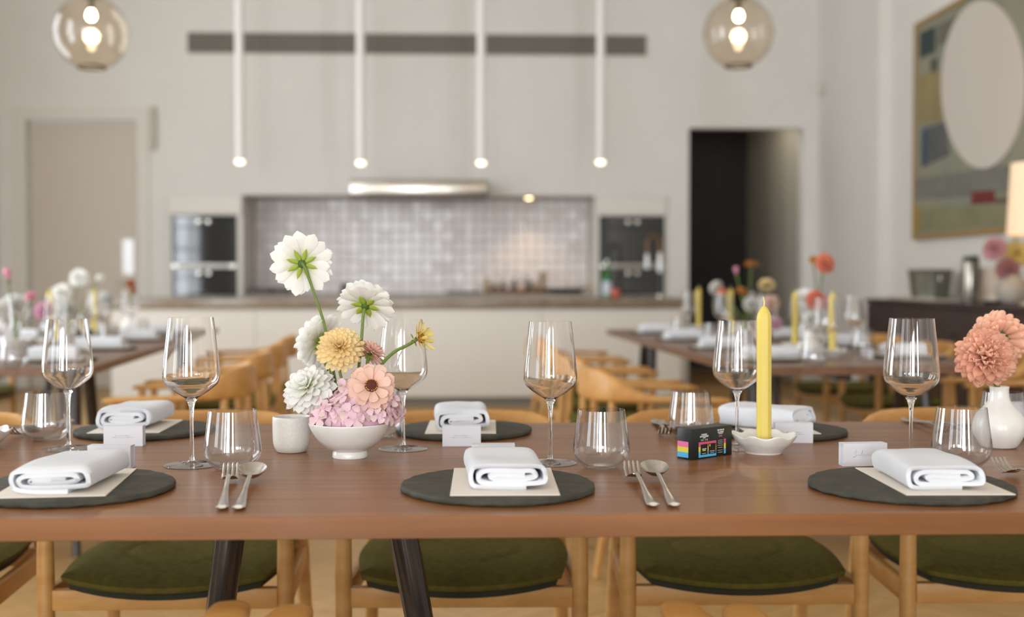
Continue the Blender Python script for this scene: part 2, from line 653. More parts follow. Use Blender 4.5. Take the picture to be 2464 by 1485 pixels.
# floor: base slab plus herringbone oak blocks (nearest 300 as pieces, rest as one mesh)
floor = struct('floor', bxm(ROOM_X0 - .14, XB + .12, ROOM_Y0 - .14, CY + .1, -.06, -.008), M_FBASE)
PW, PL = .13, .65
blocks = []
R45 = Matrix.Rotation(radians(45), 4, 'Z')
for i in range(-70, 71):
    for j in range(-14, 15):
        for kk in range(2):
            if kk == 0:
                cx, cy, hor = i * PW + PL / 2 + j * 2 * PL, i * PW + PW / 2, True
                cx, cy = i * PW + PL / 2, i * PW + PW / 2 + j * 2 * PL
            else:
                cx, cy, hor = i * PW + PW / 2, i * PW + PW + PL / 2 + j * 2 * PL, False
            p = R45 @ Vector((cx, cy, 0))
            blocks.append((p.x, p.y + 4, hor))
blk = bxm(-PL / 2 + .0012, PL / 2 - .0012, -PW / 2 + .0012, PW / 2 - .0012, -.008, 0, .001, 1)
inside = [b for b in blocks if ROOM_X0 + .5 < b[0] < XB - .5 and ROOM_Y0 + .5 < b[1] < YW - .1]


def plank_rank(b):
    d = Vector((b[0], b[1], -CZ)).dot(FWD)
    if d < 1.4:
        return 1e9
    px = 1232 + F * Vector((b[0], b[1], -CZ)).dot(RGT) / d
    return b[1] + (0 if -150 < px < 2620 else 100)


inside.sort(key=plank_rank)
for b in inside[:298]:
    obj('floor_block', blk, M_FLOOR, floor, (b[0], b[1], 0), (0, 0, radians(45) + (0 if b[2] else pi / 2)))
g = G()
for b in inside[298:]:
    M = Matrix.Translation((b[0], b[1], 0)) @ Matrix.Rotation(radians(45) + (0 if b[2] else pi / 2), 4, 'Z')
    g.box(-PL / 2 + .0012, PL / 2 - .0012, -PW / 2 + .0012, PW / 2 - .0012, -.008, 0, M)
o = obj('floor_blocks_beyond', g.mesh('blocks', smooth=False), M_FLOOR, floor)
o['kind'] = 'stuff'

# ------------------------------------------------------------------ wall fittings
# long ventilation grille
v0, v1 = onY(452, 100, YW), onY(1555, 110, YW)
zt, zb = onY(1000, 82, YW).z, onY(1000, 131, YW).z
vent = thing('wall_vent', 'long grey slatted air vent high on the kitchen wall', 'vent', ((v0.x + v1.x) / 2, YW, zb))
vw, vh = (v1.x - v0.x) / 2, zt - zb
M_VENT = mat('vent_metal', (150, 144, 132), .6)
M_VENTD = mat('vent_shadow', (92, 88, 80), .8)
obj('backing', bxm(-vw, vw, -.004, 0, 0, vh), M_VENTD, vent)
g = G()
g.box(-vw - .012, vw + .012, -.014, -.001, vh, vh + .012)
g.box(-vw - .012, vw + .012, -.014, -.001, -.012, 0)
g.box(-vw - .012, -vw, -.014, -.001, 0, vh)
g.box(vw, vw + .012, -.014, -.001, 0, vh)
obj('frame', g.mesh('vf'), M_TRIM, vent)
sl = bxm(-vw, vw, -.0125, -.0045, -.005, .005)
for k in range(7):
    obj('slat', sl, M_VENT, vent, (0, 0, vh * (k + .5) / 7))

q = onY(369, 310, YW)
zt_, zb_ = onY(369, 258, YW).z, onY(369, 360, YW).z
props(obj('door_closer_box', bxm(-.03, .03, -.06, 0, -(zt_ - zb_) / 2, (zt_ - zb_) / 2, .004), mat('beige_plastic', (196, 188, 172), .5), None, (q.x, YW, (zt_ + zb_) / 2)),
      'narrow beige box on the wall at the upper corner of the door frame', 'wall box')
q = onX(1968, 222, XA)
sw = thing('thermostat', 'small pale wall sensor near the corner right of the dark doorway', 'sensor', (XA, YW - .2, q.z))
obj('body', bxm(-.025, 0, -.06, .06, -.06, .06, .006), mat('sensor_plastic', (206, 198, 186), .5), sw)
obj('dial', lathe([(0, -.0), (.03, 0), (.028, .012), (0, .014)], 16, M=Matrix.Translation((-.025, 0, 0)) @ Matrix.Rotation(-pi / 2, 4, 'Y')).mesh('dial'), M_TRIM, sw)

# ------------------------------------------------------------------ kitchen
CTZ = .90
# backsplash tiles, 32 x 9
BX0, BX1 = onY(585, 600, YW).x, onY(1430, 600, YW).x
M_TILE = mat('handmade_tile', (226, 217, 213), .2, col2=(214, 205, 202), scale=(9, 9, 9), rand=.05)
M_GROUT = mat('grout', (176, 168, 162), .9)
bs = struct('wall_backsplash', bxm(BX0, BX1, NICHE_Y - .012, NICHE_Y, CTZ, NZ), M_GROUT)
nc, nr = 32, 9
tw, th = (BX1 - BX0) / nc, (NZ - CTZ) / nr
tile = bxm(-tw / 2 + .003, tw / 2 - .003, -.009, 0, -th / 2 + .003, th / 2 - .003, .0025, 1)
for i in range(nc):
    for j in range(nr):
        obj('tile', tile, M_TILE, bs, (BX0 + (i + .5) * tw, NICHE_Y - .012, CTZ + (j + .5) * th),
            (rnd.uniform(-.02, .02), 0, rnd.uniform(-.02, .02)))
# back counter: base units and worktop
M_WORK = mat('stone_worktop', (172, 160, 148), .22, col2=(150, 138, 126), scale=(14, 14, 14))
M_CAB = mat('cabinet_white', (222, 217, 209), .35)
bc = thing('base_cabinet', 'white base cabinet run under the tiled splashback', 'cabinet', ((BX0 + BX1) / 2, YW + .31, 0))
hw = (BX1 - BX0) / 2
obj('body', bxm(-hw + .002, hw - .002, -.25, .29, .0, CTZ - .041), M_CAB, bc)
for k in range(6):
    x0 = -hw + k * hw / 3
    d = obj('door', bxm(x0 + .003, x0 + hw / 3 - .003, -.272, -.25, .1, CTZ - .05, .002, 1), M_CAB, bc)
    obj('handle', bxm(x0 + hw / 6 - .08, x0 + hw / 6 + .08, -.284, -.272, CTZ - .09, CTZ - .08, .002, 1), M_STEEL, d)
props(obj('worktop', bxm(BX0, BX1, YW + .03, NICHE_Y - .012, CTZ - .04, CTZ, .003, 1), M_WORK),
      'pale stone back worktop below the tiled splashback', 'worktop')


def oven_tower(px0, px1, ox0, ox1, side, n):
    x0, x1 = onY(px0, 600, YW).x, onY(px1, 600, YW).x
    a0, a1 = onY(ox0, 600, YW).x, onY(ox1, 600, YW).x
    z1, z0, zm = onY(490, 518, YW).z, onY(490, 712, YW).z, onY(490, 640, YW).z
    t = thing('oven_cabinet', 'tall white cabinet housing the %s' % side, 'cabinet', ((x0 + x1) / 2, YW, 0), 0, 'oven cabinets flanking the splashback')
    cx = (x0 + x1) / 2
    g = G()
    g.box(x0 - cx + .001, a0 - cx, .0, .6, 0, NZ - .002)
    g.box(a1 - cx, x1 - cx - .001, .0, .6, 0, NZ - .002)
    g.box(a0 - cx, a1 - cx, .0, .6, z1, NZ - .002)
    g.box(a0 - cx, a1 - cx, .0, .6, 0, z0)
    g.box(a0 - cx, a1 - cx, .5, .6, z0, z1)
    obj('body', g.mesh('tower', smooth=False), M_CAB, t)
    obj('drawer_front', bxm(a0 - cx + .01, a1 - cx - .01, -.018, 0, .12, z0 - .03, .003, 1), M_CAB, t)
    obj('top_panel', bxm(x0 - cx + .004, x1 - cx - .004, -.018, 0, z1 + .01, NZ - .006, .003, 1), M_CAB, t)
    ov = thing('oven', 'black glass double oven %s' % n, 'oven', ((a0 + a1) / 2, YW, z0), 0, 'built-in black ovens')
    w = (a1 - a0) / 2 - .004
    M_OV = mat('oven_body', (36, 40, 40), .35)
    M_OG = mat('oven_black_glass', (16, 23, 23), .05, spec=.55)
    obj('body', bxm(-w, w, .0, .48, .0, z1 - z0 - .003), M_OV, ov)
    up = obj('upper_door', bxm(-w + .004, w - .004, -.022, 0, zm - z0 + .025, z1 - z0 - .12, .003, 1), M_OG, ov)
    lo = obj('lower_door', bxm(-w + .004, w - .004, -.022, 0, .005, zm - z0 - .115, .003, 1), M_OG, ov)
    obj('handle', tube([(-w + .06, -.05, zm - z0 + .0), (w - .06, -.05, zm - z0 + .0)], .01, 8).mesh('h'), M_STEEL, lo)
    obj('divider', bxm(-w + .004, w - .004, -.03, 0, zm - z0 - .02, zm - z0 + .02, .003, 1), M_STEEL, ov)
    for zz0, zz1 in ((z1 - z0 - .115, z1 - z0 - .005), (zm - z0 - .11, zm - z0 - .025)):
        cp = obj('control_panel', bxm(-w + .004, w - .004, -.02, 0, zz0, zz1, .002, 1), M_OG, ov)
        for kx in (-.045, .045):
            obj('knob', lathe([(0, 0), (.024, 0), (.022, .03), (.018, .034), (0, .034)], 20,
                              M=Matrix.Translation((kx, -.02, (zz0 + zz1) / 2)) @ Matrix.Rotation(pi / 2, 4, 'X')).mesh('knob'), M_STEEL, cp)


oven_tower(401, 584, 413, 571, 'left black oven', 'in the left tower, bright window reflections on its doors')
oven_tower(1431, 1605, 1442, 1599, 'right black oven', 'in the right tower, behind the tall tap')

# extractor hood
h0, h1 = onY(843, 455, YW - .3).x, onY(1172, 455, YW - .3).x
hz1, hz0 = onY(1000, 437, YW - .3).z, onY(1000, 474, YW - .3).z
hood = thing('extractor_hood', 'low stainless steel extractor hood above the splashback', 'hood', ((h0 + h1) / 2, YW, hz0))
hh = hz1 - hz0
hwid = (h1 - h0) / 2
obj('body', bxm(-hwid, hwid, -.34, -.001, .02, hh, .006), M_STEEL, hood)
obj('rim', bxm(-hwid - .004, hwid + .004, -.345, -.001, 0, .02, .003, 1), mat('hood_rim', (96, 88, 78), .4, metal=.6), hood)
obj('top_lip', bxm(-hwid - .006, hwid + .006, -.345, -.001, hh, hh + .015, .003, 1), mat('hood_lip', (140, 130, 116), .4, metal=.6), hood)

# niche downlight
q = onY(1273, 469, YW + .2)
dl = thing('downlight', 'small glowing downlight set under the niche ceiling', 'light', (q.x, YW + .22, NZ))
obj('ring', lathe([(.03, 0), (.045, 0), (.045, -.012), (.03, -.012), (.03, 0)], 20).mesh('ring'), M_CHROME, dl)
obj('lens', lathe([(0, -.016), (.028, -.014), (.03, -.004), (0, -.003)], 16).mesh('lens'),
    mat('warm_lens', (255, 226, 180), .5, emis=(255, 222, 170), estr=14), dl)
sp = bpy.data.lights.new('downlight_glow', 'SPOT')
sp.energy, sp.spot_size, sp.spot_blend, sp.color, sp.shadow_soft_size = 9, radians(110), .8, (1, .72, .45), .03
so = bpy.data.objects.new('downlight_glow', sp)
so.location = (q.x, YW + .26, NZ - .03)
COL.objects.link(so)

# island
IY0 = 9.5
ix0, ix1 = onY(255, 800, IY0).x, onY(1650, 800, IY0).x
ITZ = onY(1000, 718, IY0).z
isl = thing('kitchen_island', 'long white kitchen island with a plain front panel', 'kitchen island', ((ix0 + ix1) / 2, IY0, 0))
iw = (ix1 - ix0) / 2
obj('plinth', bxm(-iw + .06, iw - .06, .1, .82, 0, .09), mat('plinth', (140, 134, 124), .6), isl)
npan = 4
for k in range(npan):
    x0 = -iw + .03 + k * (2 * iw - .06) / npan
    obj('panel', bxm(x0 + .0015, x0 + (2 * iw - .06) / npan - .0015, .03, .055, .085, ITZ - .085, .002, 1), M_CAB, isl)
obj('carcass', bxm(-iw + .03, iw - .03, .056, .87, .09, ITZ - .085), M_CAB, isl)
wt = obj('countertop', bxm(ix0, ix1, IY0, IY0 + .9, ITZ - .085, ITZ, .006, 2), mat('brown_stone', (146, 130, 112), .2, col2=(122, 106, 90), scale=(10, 10, 10), coat=.2))
props(wt, 'thick brown stone countertop on the white kitchen island', 'countertop')


def on_island(px, dy=.14):
    p = onY(px, 716, IY0 + dy)
    return Vector((p.x, p.y, ITZ))


# bottle
q = on_island(1460)
bt = thing('green_bottle', 'green glass water bottle with pale label on the island', 'bottle', q)
gm = mat('green_glass', (30, 130, 50), .06, trans=.35)
obj('body', lathe(crom([(0, 0), (.036, 0), (.038, .01), (.038, .15), (.034, .18), (.018, .22), (.0145, .25), (.0145, .3), (0, .3)], 3), 24).mesh('bottle'), gm, bt)
obj('label', lathe([(.0386, .03), (.0386, .135)], 24).mesh('label'), mat('pale_label', (206, 214, 226), .6), bt)
obj('cap', lathe([(.0155, .285), (.0155, .315), (0, .315)], 16).mesh('cap'), mat('foil_cap', (200, 205, 200), .3, metal=.7), bt)
q = on_island(1481, .1)
ap = thing('apple', 'pinkish red apple beside the green bottle on the island', 'apple', q)
obj('fruit', lathe(crom([(0, .006), (.018, 0), (.036, .016), (.041, .04), (.034, .064), (.016, .074), (0, .066)], 4), 20).mesh('apple'),
    mat('apple_skin', (214, 120, 96), .35, col2=(196, 80, 70), scale=(30, 30, 12)), ap)
obj('stalk', tube([(0, 0, .062), (.004, 0, .085)], .0025, 6).mesh('st'), M_BLACKLEG, ap)

# sink tap with spring
q = on_island(1588, .4)
tp = thing('kitchen_tap', 'tall chrome spring tap on the island before the right oven', 'tap', q)
M_SPRING = mat('bronze_spring', (150, 112, 80), .35, metal=.6)
obj('base', lathe([(0, 0), (.032, 0), (.03, .02), (.02, .03), (0, .03)], 20).mesh('b'), M_STEEL, tp)
obj('post', lathe([(.011, .02), (.011, .22)], 12).mesh('p'), mat('dark_post', (70, 68, 64), .4), tp)
M_PALECH = mat('pale_chrome', (226, 228, 228), .35, metal=.6)
obj('column', lathe([(0, .21), (.019, .21), (.02, .22), (.02, .37), (.016, .38), (0, .38)], 16).mesh('c'), M_PALECH, tp)
arch = [(0, 0, .37)] + [(-.055 + .055 * cos(a), 0, .45 + .075 * sin(a)) for a in [pi * k / 12 for k in range(13)]] + [(-.11, 0, .36)]
g = G()
acc = crom(arch, 6)
tube(acc, .008, 8, g)
for k in range(0, len(acc), 2):
    p, t = Vector(acc[k]), (Vector(acc[min(k + 1, len(acc) - 1)]) - Vector(acc[max(k - 1, 0)])).normalized()
    lathe([(.009, -.003), (.0145, -.0015), (.0145, .0015), (.009, .003)], 10, g, Matrix.Translation(p) @ rot_to(t))
obj('spring_hose', g.mesh('spring'), M_SPRING, tp)
obj('spray_head', lathe([(0, .245), (.017, .245), (.018, .3), (.017, .355), (.012, .37), (0, .37)], 16, M=Matrix.Translation((-.11, 0, 0))).mesh('sh'), M_PALECH, tp)
obj('arm', tube([(0, 0, .29), (-.095, 0, .29)], .006, 8).mesh('arm'), M_STEEL, tp)


# things on the back worktop
def on_back(px, dy=.25):
    p = onY(px, 700, YW + dy)
    return Vector((p.x, YW + dy, CTZ))


pan = thing('frying_pan', 'black cast iron pan on the back worktop', 'pan', on_back(1358, .2))
M_IRON = mat('black_iron', (28, 32, 30), .5)
obj('dish', lathe([(0, 0), (.17, 0), (.2, .055), (.194, .055), (.165, .008), (0, .008)], 32).mesh('pan'), M_IRON, pan)
obj('handle', tube([(.19, -.03, .045), (.215, -.06, .06), (.25, -.1, .065)], [.01, .009, .011], 8).mesh('h'), mat('pan_handle', (160, 110, 66), .5), pan)
tr = thing('serving_tray', 'brown wooden tray holding small bottles on the back worktop', 'tray', on_back(1236, .30))
M_TRAY = mat('tray_wood', (120, 78, 46), .5, col2=(96, 60, 36), scale=(6, 40, 40))
obj('base', bxm(-.29, .29, -.13, .13, 0, .015, .004), M_TRAY, tr)
for s in (-1, 1):
    obj('rim', bxm(-.29, .29, s * .13 - .008, s * .13 + .008, .0, .045, .004), M_TRAY, tr)
    obj('rim', bxm(s * .282 - .008, s * .282 + .008, -.12, .12, .0, .045, .004), M_TRAY, tr)
jars = [(1172, .13, (170, 150, 80), 'ochre'), (1190, .09, (84, 76, 52), 'dark olive'), (1210, .1, (70, 66, 46), 'black green'),
        (1236, .12, (60, 56, 46), 'black'), (1254, .1, (214, 214, 206), 'clear white'), (1272, .14, (52, 56, 36), 'tall dark'), (1290, .1, (150, 120, 70), 'amber')]
for px, h, c, w in jars:
    p = on_back(px, .30)
    j = thing('condiment_bottle', 'small %s condiment bottle on the wooden tray' % w, 'bottle', (p.x, p.y, CTZ + .015), 0, 'condiment bottles on the worktop tray')
    obj('body', lathe(crom([(0, 0), (.026, 0), (.028, .01), (.028, h * .6), (.012, h * .78), (.011, h)], 3) + [(0, h)], 16).mesh('jar'), mat('jar_' + w, c, .2), j)
    obj('cap', lathe([(.0125, h - .012), (.0125, h + .014), (0, h + .014)], 12).mesh('cap'), M_TRAY, j)
p = on_back(1306, .5)
mill = thing('pepper_mill', 'tall slim olive wood pepper mill by the condiment tray', 'pepper mill', p)
mw = mat('olive_wood', (164, 140, 86), .45, col2=(130, 106, 60), scale=(30, 30, 6))
obj('body', lathe(crom([(0, 0), (.032, 0), (.03, .03), (.018, .08), (.024, .14), (.02, .17)], 4) + [(0, .17)], 20).mesh('m'), mw, mill)
obj('top', lathe(crom([(.02, .172), (.026, .19), (.02, .215), (.006, .225), (0, .226)], 4), 20).mesh('m'), mw, mill)
p = on_back(1256, .095)
tl = thing('copper_bowl', 'small shiny copper bowl catching the downlight', 'bowl', p)
obj('bowl', lathe(crom([(0, .0), (.03, 0), (.05, .02), (.056, .045), (.053, .045), (.045, .02), (0, .006)], 4), 24).mesh('cb'), mat('copper', (226, 150, 110), .25, metal=.9), tl)
obj('foot', lathe([(.03, 0), (.032, .004), (.028, .008)], 20).mesh('cf'), mat('copper', (0, 0, 0)), tl)
for px0, px1, nm, lb in ((610, 655, 'roasting_tin', 'dark flat roasting tin at the left end of the back worktop'), (664, 696, 'roasting_tin', 'smaller dark tin beside the roasting tin on the back worktop'),
                         (1075, 1158, 'cast_iron_trivet', 'low dark iron griddle on the back worktop beside the condiment tray')):
    a, b = on_back(px0, .3), on_back(px1, .3)
    w = (b.x - a.x) / 2
    t = thing(nm, lb, 'tin' if 'tin' in nm else 'griddle', ((a.x + b.x) / 2, a.y, CTZ))
    hgt = .055 if 'tin' in nm else .025
    M_TIN = mat('dark_tin', (52, 48, 42), .4, metal=.3)
    g = G()
    g.box(-w, w, -.14, .14, 0, .006)
    obj('base', g.mesh('b', .002, 1), M_TIN, t)
    for s in (-1, 1):
        obj('side', bxm(-w, w, s * .137 - .003, s * .137 + .003, .006, hgt), M_TIN, t)
        obj('side', bxm(s * (w - .003) - .003, s * (w - .003) + .003, -.134, .134, .006, hgt), M_TIN, t)
p = on_back(829, .3)
cn = thing('storage_canister', 'small dark canister standing alone on the back worktop', 'canister', p)
obj('body', lathe([(0, 0), (.034, 0), (.036, .004), (.036, .075), (0, .075)], 20).mesh('c'), mat('canister', (86, 80, 66), .4), cn)
obj('lid', lathe([(.037, .076), (.037, .09), (.012, .095), (.012, .108), (0, .11)], 20).mesh('l'), M_BLACKLEG, cn)

# ------------------------------------------------------------------ hanging lights
M_TUBE = mat('white_tube', (240, 238, 236), .4)
M_TIP = mat('tube_tip_glow', (255, 240, 220), .4, emis=(255, 236, 205), estr=3)
TIPS = [(577, 395, 'first'), (868, 398, 'second'), (1158, 398, 'third'), (1445, 396, 'fourth')]
for px, py, w in TIPS:
    p = onY(px, py, IY0 + .45)
    t = thing('tube_pendant', 'slim white tube pendant over the island, %s from the left' % w, 'pendant light', (p.x, p.y, p.z), 0, 'tube pendants over the island')
    obj('tube', lathe([(0, .03), (.037, .03), (.037, ROOM_H - p.z - .04), (0, ROOM_H - p.z - .04)], 20).mesh('t'), M_TUBE, t)
    obj('tip', lathe(crom([(0, 0), (.024, .002), (.033, .012), (.036, .03)], 3), 20).mesh('tip'), M_TIP, t)
    obj('ceiling_rose', lathe([(0, ROOM_H - p.z - .04), (.06, ROOM_H - p.z - .04), (.06, ROOM_H - p.z), (0, ROOM_H - p.z)], 24).mesh('rose'), M_TUBE, t)

for px, py, dia, w in ((220, 80, 177, 'left, over the left rear table'), (1777, 80, 170, 'right, over the right rear table')):
    d = .4 * F / dia
    p = atD(px, py, d)
    R = .2
    t = thing('globe_pendant', 'smoked glass globe pendant on the ' + w, 'pendant light', p, 0, 'smoked globe pendants')
    prof = [(R * sin(a), -R * cos(a)) for a in [radians(22 + k * (180 - 22 - 14) / 26) for k in range(27)]]
    obj('globe', lathe(prof, 40).mesh('globe'), G_SMOKE, t)
    zb_ = -R * cos(radians(22))
    rb_ = R * sin(radians(22))
    obj('lower_rim', lathe([(rb_ - .004, zb_ - .006), (rb_ + .004, zb_ - .006), (rb_ + .004, zb_ + .008), (rb_ - .004, zb_ + .008), (rb_ - .004, zb_ - .006)], 32).mesh('rim'),
        mat('bronze_rim', (90, 74, 46), .4, metal=.5), t)
    obj('socket', lathe([(0, R - .012), (.05, R - .012), (.05, R + .03), (.02, R + .06), (0, R + .06)], 20).mesh('sock'), mat('bronze_socket', (84, 72, 52), .4, metal=.5), t)
    obj('cable', tube([(0, 0, R + .05), (0, 0, ROOM_H - p.z)], .004, 6).mesh('cable'), M_BLACKLEG, t)
    obj('bulb', lathe(crom([(0, .068), (.016, .072), (.026, .092), (.019, .116), (.012, .128), (0, .129)], 4), 16).mesh('bulb'),
        mat('lit_bulb', (255, 240, 210), .4, emis=(255, 228, 180), estr=22), t)
    obj('neck', lathe([(0, .126), (.014, .126), (.016, R - .012), (0, R - .012)], 14).mesh('neck'), mat('bronze_socket', (0, 0, 0)), t)
    ld = bpy.data.lights.new('globe_glow', 'POINT')
    ld.energy, ld.color, ld.shadow_soft_size = 5, (1, .8, .55), .04
    lo_ = bpy.data.objects.new('globe_glow', ld)
    lo_.location = p + Vector((0, 0, .02))
    COL.objects.link(lo_)

# ------------------------------------------------------------------ right wall: painting, sideboard
PX = XB - .045


def onart(px, py, off=0.0):
    p = onX(px, py, PX - off)
    return (p.y, p.z)


ay1 = onart(2200, 300)[0]
az1, az0 = onart(2205, 62)[1], onart(2196, 572)[1]
ay0 = ay1 - 2.6
art = thing('abstract_painting', 'large abstract painting with a pale oval in a thin wooden frame', 'painting', (XB, (ay0 + ay1) / 2, az0))
M_GOLD = mat('gilt_frame', (158, 128, 78), .5)
cyy = (ay0 + ay1) / 2
obj('canvas', bxm(-.036, -.002, ay0 - cyy + .02, ay1 - cyy - .02, .02, az1 - az0 - .02),
    mat('canvas_ground', (150, 146, 122), .8, col2=(130, 134, 122), scale=(2.2, 2.2, 2.2)), art)
obj('frame_bar', bxm(-.05, -.001, ay1 - cyy - .02, ay1 - cyy + .02, -.02, az1 - az0 + .02, .003, 1), M_GOLD, art)
obj('frame_bar', bxm(-.05, -.001, ay0 - cyy - .02, ay0 - cyy + .02, -.02, az1 - az0 + .02, .003, 1), M_GOLD, art)
obj('frame_bar', bxm(-.05, -.001, ay0 - cyy + .02, ay1 - cyy - .02, -.02, .02, .003, 1), M_GOLD, art)
obj('frame_bar', bxm(-.05, -.001, ay0 - cyy + .02, ay1 - cyy - .02, az1 - az0 - .02, az1 - az0 + .02, .003, 1), M_GOLD, art)


def patch(pxs, col, k, nm='painted_shape'):
    g = G()
    x = -.037 - .0006 * k
    pts = [onX(a, b, XB - .037) for a, b in pxs]
    n = len(pts)
    v = [(x, p.y - cyy, p.z - az0) for p in pts] + [(-.0361, p.y - cyy, p.z - az0) for p in pts]
    f = [tuple(range(n)), tuple(range(2 * n - 1, n - 1, -1))] + [(i, (i + 1) % n, n + (i + 1) % n, n + i) for i in range(n)]
    g.add(v, f)
    obj(nm, g.mesh('patch', smooth=False), mat('paint_%d' % k, col, .75, col2=tuple(int(c * .88) for c in col), scale=(5, 5, 5)), art)


patch([(2213, 80), (2251, 62), (2251, 125), (2213, 142)], (50, 66, 66), 1)
patch([(2255, 62), (2330, 22), (2330, 80), (2255, 112)], (110, 108, 98), 2)
patch([(2240, 145), (2254, 138), (2254, 178), (2242, 182)], (60, 72, 68), 3)
patch([(2212, 185), (2268, 165), (2268, 290), (2210, 298)], (156, 142, 98), 4)
patch([(2219, 312), (2234, 306), (2234, 398), (2217, 402)], (62, 80, 98), 5)
patch([(2234, 306), (2275, 292), (2285, 372), (2232, 396)], (96, 98, 100), 6)
patch([(2205, 430), (2440, 395), (2440, 462), (2203, 480)], (126, 126, 118), 7)
patch([(2340, 462), (2394, 457), (2394, 488), (2338, 492)], (118, 44, 40), 8)
patch([(2394, 478), (2440, 474), (2440, 486), (2394, 490)], (104, 84, 62), 9)
patch([(2203, 500), (2212, 498), (2210, 560), (2200, 562)], (176, 140, 56), 10)
patch([(2216, 500), (2440, 495), (2440, 535), (2214, 556)], (140, 138, 104), 11)
oc = [(2366 + 100 * cos(2 * pi * k / 48), 203 + 203 * sin(2 * pi * k / 48)) for k in range(48)]
g = G()
pts = [onX(a, b, XB - .045) for a, b in oc]
v = [(-.052, p.y - cyy, p.z - az0) for p in pts] + [(-.0365, p.y - cyy, p.z - az0) for p in pts]
g.add(v, [tuple(range(48)), tuple(range(95, 47, -1))] + [(i, (i + 1) % 48, 48 + (i + 1) % 48, 48 + i) for i in range(48)])
o = obj('oval', g.mesh('oval', smooth=False), mat('oval_paint', (206, 198, 190), .85), art)
o['label'] = 'large plain pale grey oval'

SBX = XB - .46
sy1 = onX(2082, 725, SBX).y
SBZ = onX(2082, 718, SBX).z
sy0 = 4.3
sb = thing('sideboard', 'long dark walnut sideboard against the right wall', 'sideboard', ((SBX + XB) / 2, (sy0 + sy1) / 2, 0))
M_DW = mat('dark_walnut', (62, 42, 36), .38, col2=(46, 31, 27), scale=(20, 3, 20), rand=.08)
sl_ = (sy1 - sy0) / 2
obj('top', bxm(-.23, .22, -sl_, sl_, SBZ - .03, SBZ, .004, 1), M_DW, sb)
obj('carcass', bxm(-.2, .215, -sl_ + .01, sl_ - .01, .14, SBZ - .03), M_DW, sb)
nd = 8
for k in range(nd):
    y0 = -sl_ + .012 + k * (2 * sl_ - .024) / nd
    d = obj('door', bxm(-.222, -.2, y0 + .002, y0 + (2 * sl_ - .024) / nd - .002, .15, SBZ - .04, .002, 1), M_DW, sb)
    obj('knob', lathe([(0, 0), (.008, 0), (.012, .018), (0, .022)], 12, M=Matrix.Translation((-.222, y0 + .06, SBZ - .2)) @ Matrix.Rotation(-pi / 2, 4, 'Y')).mesh('k'), M_BLACKLEG, d)
for sx in (-.17, .18):
    for s in (-1, 1):
        obj('leg', lathe([(0, 0), (.016, 0), (.024, .14), (0, .14)], 12, M=Matrix.Translation((sx, s * (sl_ - .1), 0))).mesh('l'), M_DW, sb)


def on_sb(px, off=.23):
    p = onX(px, 700, XB - off)
    return Vector((p.x, p.y, SBZ))


q = on_sb(2262, .24)
ty = (sy1 + q.y) / 2
tray = thing('linen_tray', 'flat cream tray lying under the ice bucket on the sideboard', 'tray', (XB - .24, q.y + .1, SBZ))
obj('plate', bxm(-.17, .17, -.42, .42, 0, .01, .004), mat('cream_tray', (196, 184, 168), .5), tray)
for s in (-1, 1):
    obj('rim', bxm(s * .165 - .006, s * .165 + .006, -.42, .42, .01, .022, .002, 1), mat('cream_tray', (0, 0, 0)), tray)
q = on_sb(2238, .24)
R0 = 52 * (q - CAM).dot(FWD) / F
ib = thing('ice_bucket', 'dull grey metal ice bucket on the sideboard under the painting', 'bucket', (q.x, q.y, SBZ + .01))
obj('pail', lathe(crom([(0, 0), (R0 * .78, 0), (R0 * .84, .02), (R0 * .96, .17), (R0, .2)], 3) + [(R0 * 1.03, .205), (R0 * .97, .2), (R0 * .8, .02), (0, .01)], 32).mesh('pail'),
    mat('pewter', (112, 110, 98), .38, metal=.5), ib)
for s in (-1, 1):
    obj('handle', tube(crom([(0, s * R0 * .97, .17), (0, s * R0 * 1.12, .16), (0, s * R0 * 1.12, .12), (0, s * R0 * .92, .11)], 4), .006, 8).mesh('h'), M_STEEL, ib)
q = on_sb(2334, .26)
fl = thing('coffee_press', 'tall dark jug with a bright steel front on the sideboard', 'jug', q)
obj('body', lathe([(0, 0), (.05, 0), (.052, .01), (.048, .24), (.044, .26), (0, .26)], 24).mesh('b'), mat('jug_steel', (150, 146, 136), .2, metal=1), fl)
obj('lid', lathe([(.047, .262), (.047, .285), (.02, .295), (0, .296)], 24).mesh('l'), M_IRON, fl)
obj('handle', tube(crom([(0, -.05, .27), (0, -.1, .29), (0, -.12, .22), (0, -.1, .1), (0, -.052, .07)], 5), .009, 8).mesh('h'), M_IRON, fl)
obj('spout', tube([(0, .045, .25), (0, .075, .285)], [.014, .008], 8).mesh('s'), M_IRON, fl)
q = on_sb(2380, .16)
cd = thing('standing_card', 'cream card leaning upright between jug and flowers on the sideboard', 'card', q, radians(-70))
obj('sheet', bxm(-.09, .09, -.0015, .0015, 0, .22, .0007, 1), mat('warm_card', (232, 214, 194), .7), cd)
obj('easel', bxm(-.02, .02, .003, .05, 0, .1), mat('warm_card', (0, 0, 0)), cd)
q = on_sb(2388, .40)
ds = thing('black_dish', 'small black dish at the foot of the sideboard flowers', 'dish', q)
obj('bowl', lathe(crom([(0, .0), (.035, 0), (.055, .02), (.05, .02), (.03, .006), (0, .005)], 3), 20).mesh('d'), M_IRON, ds)
obj('foot', lathe([(.03, 0), (.032, .004), (.028, .006)], 16).mesh('f'), M_IRON, ds)
q = on_sb(2498, .26)
lamp = thing('table_lamp', 'table lamp with a glowing cream drum shade on the sideboard', 'lamp', q)
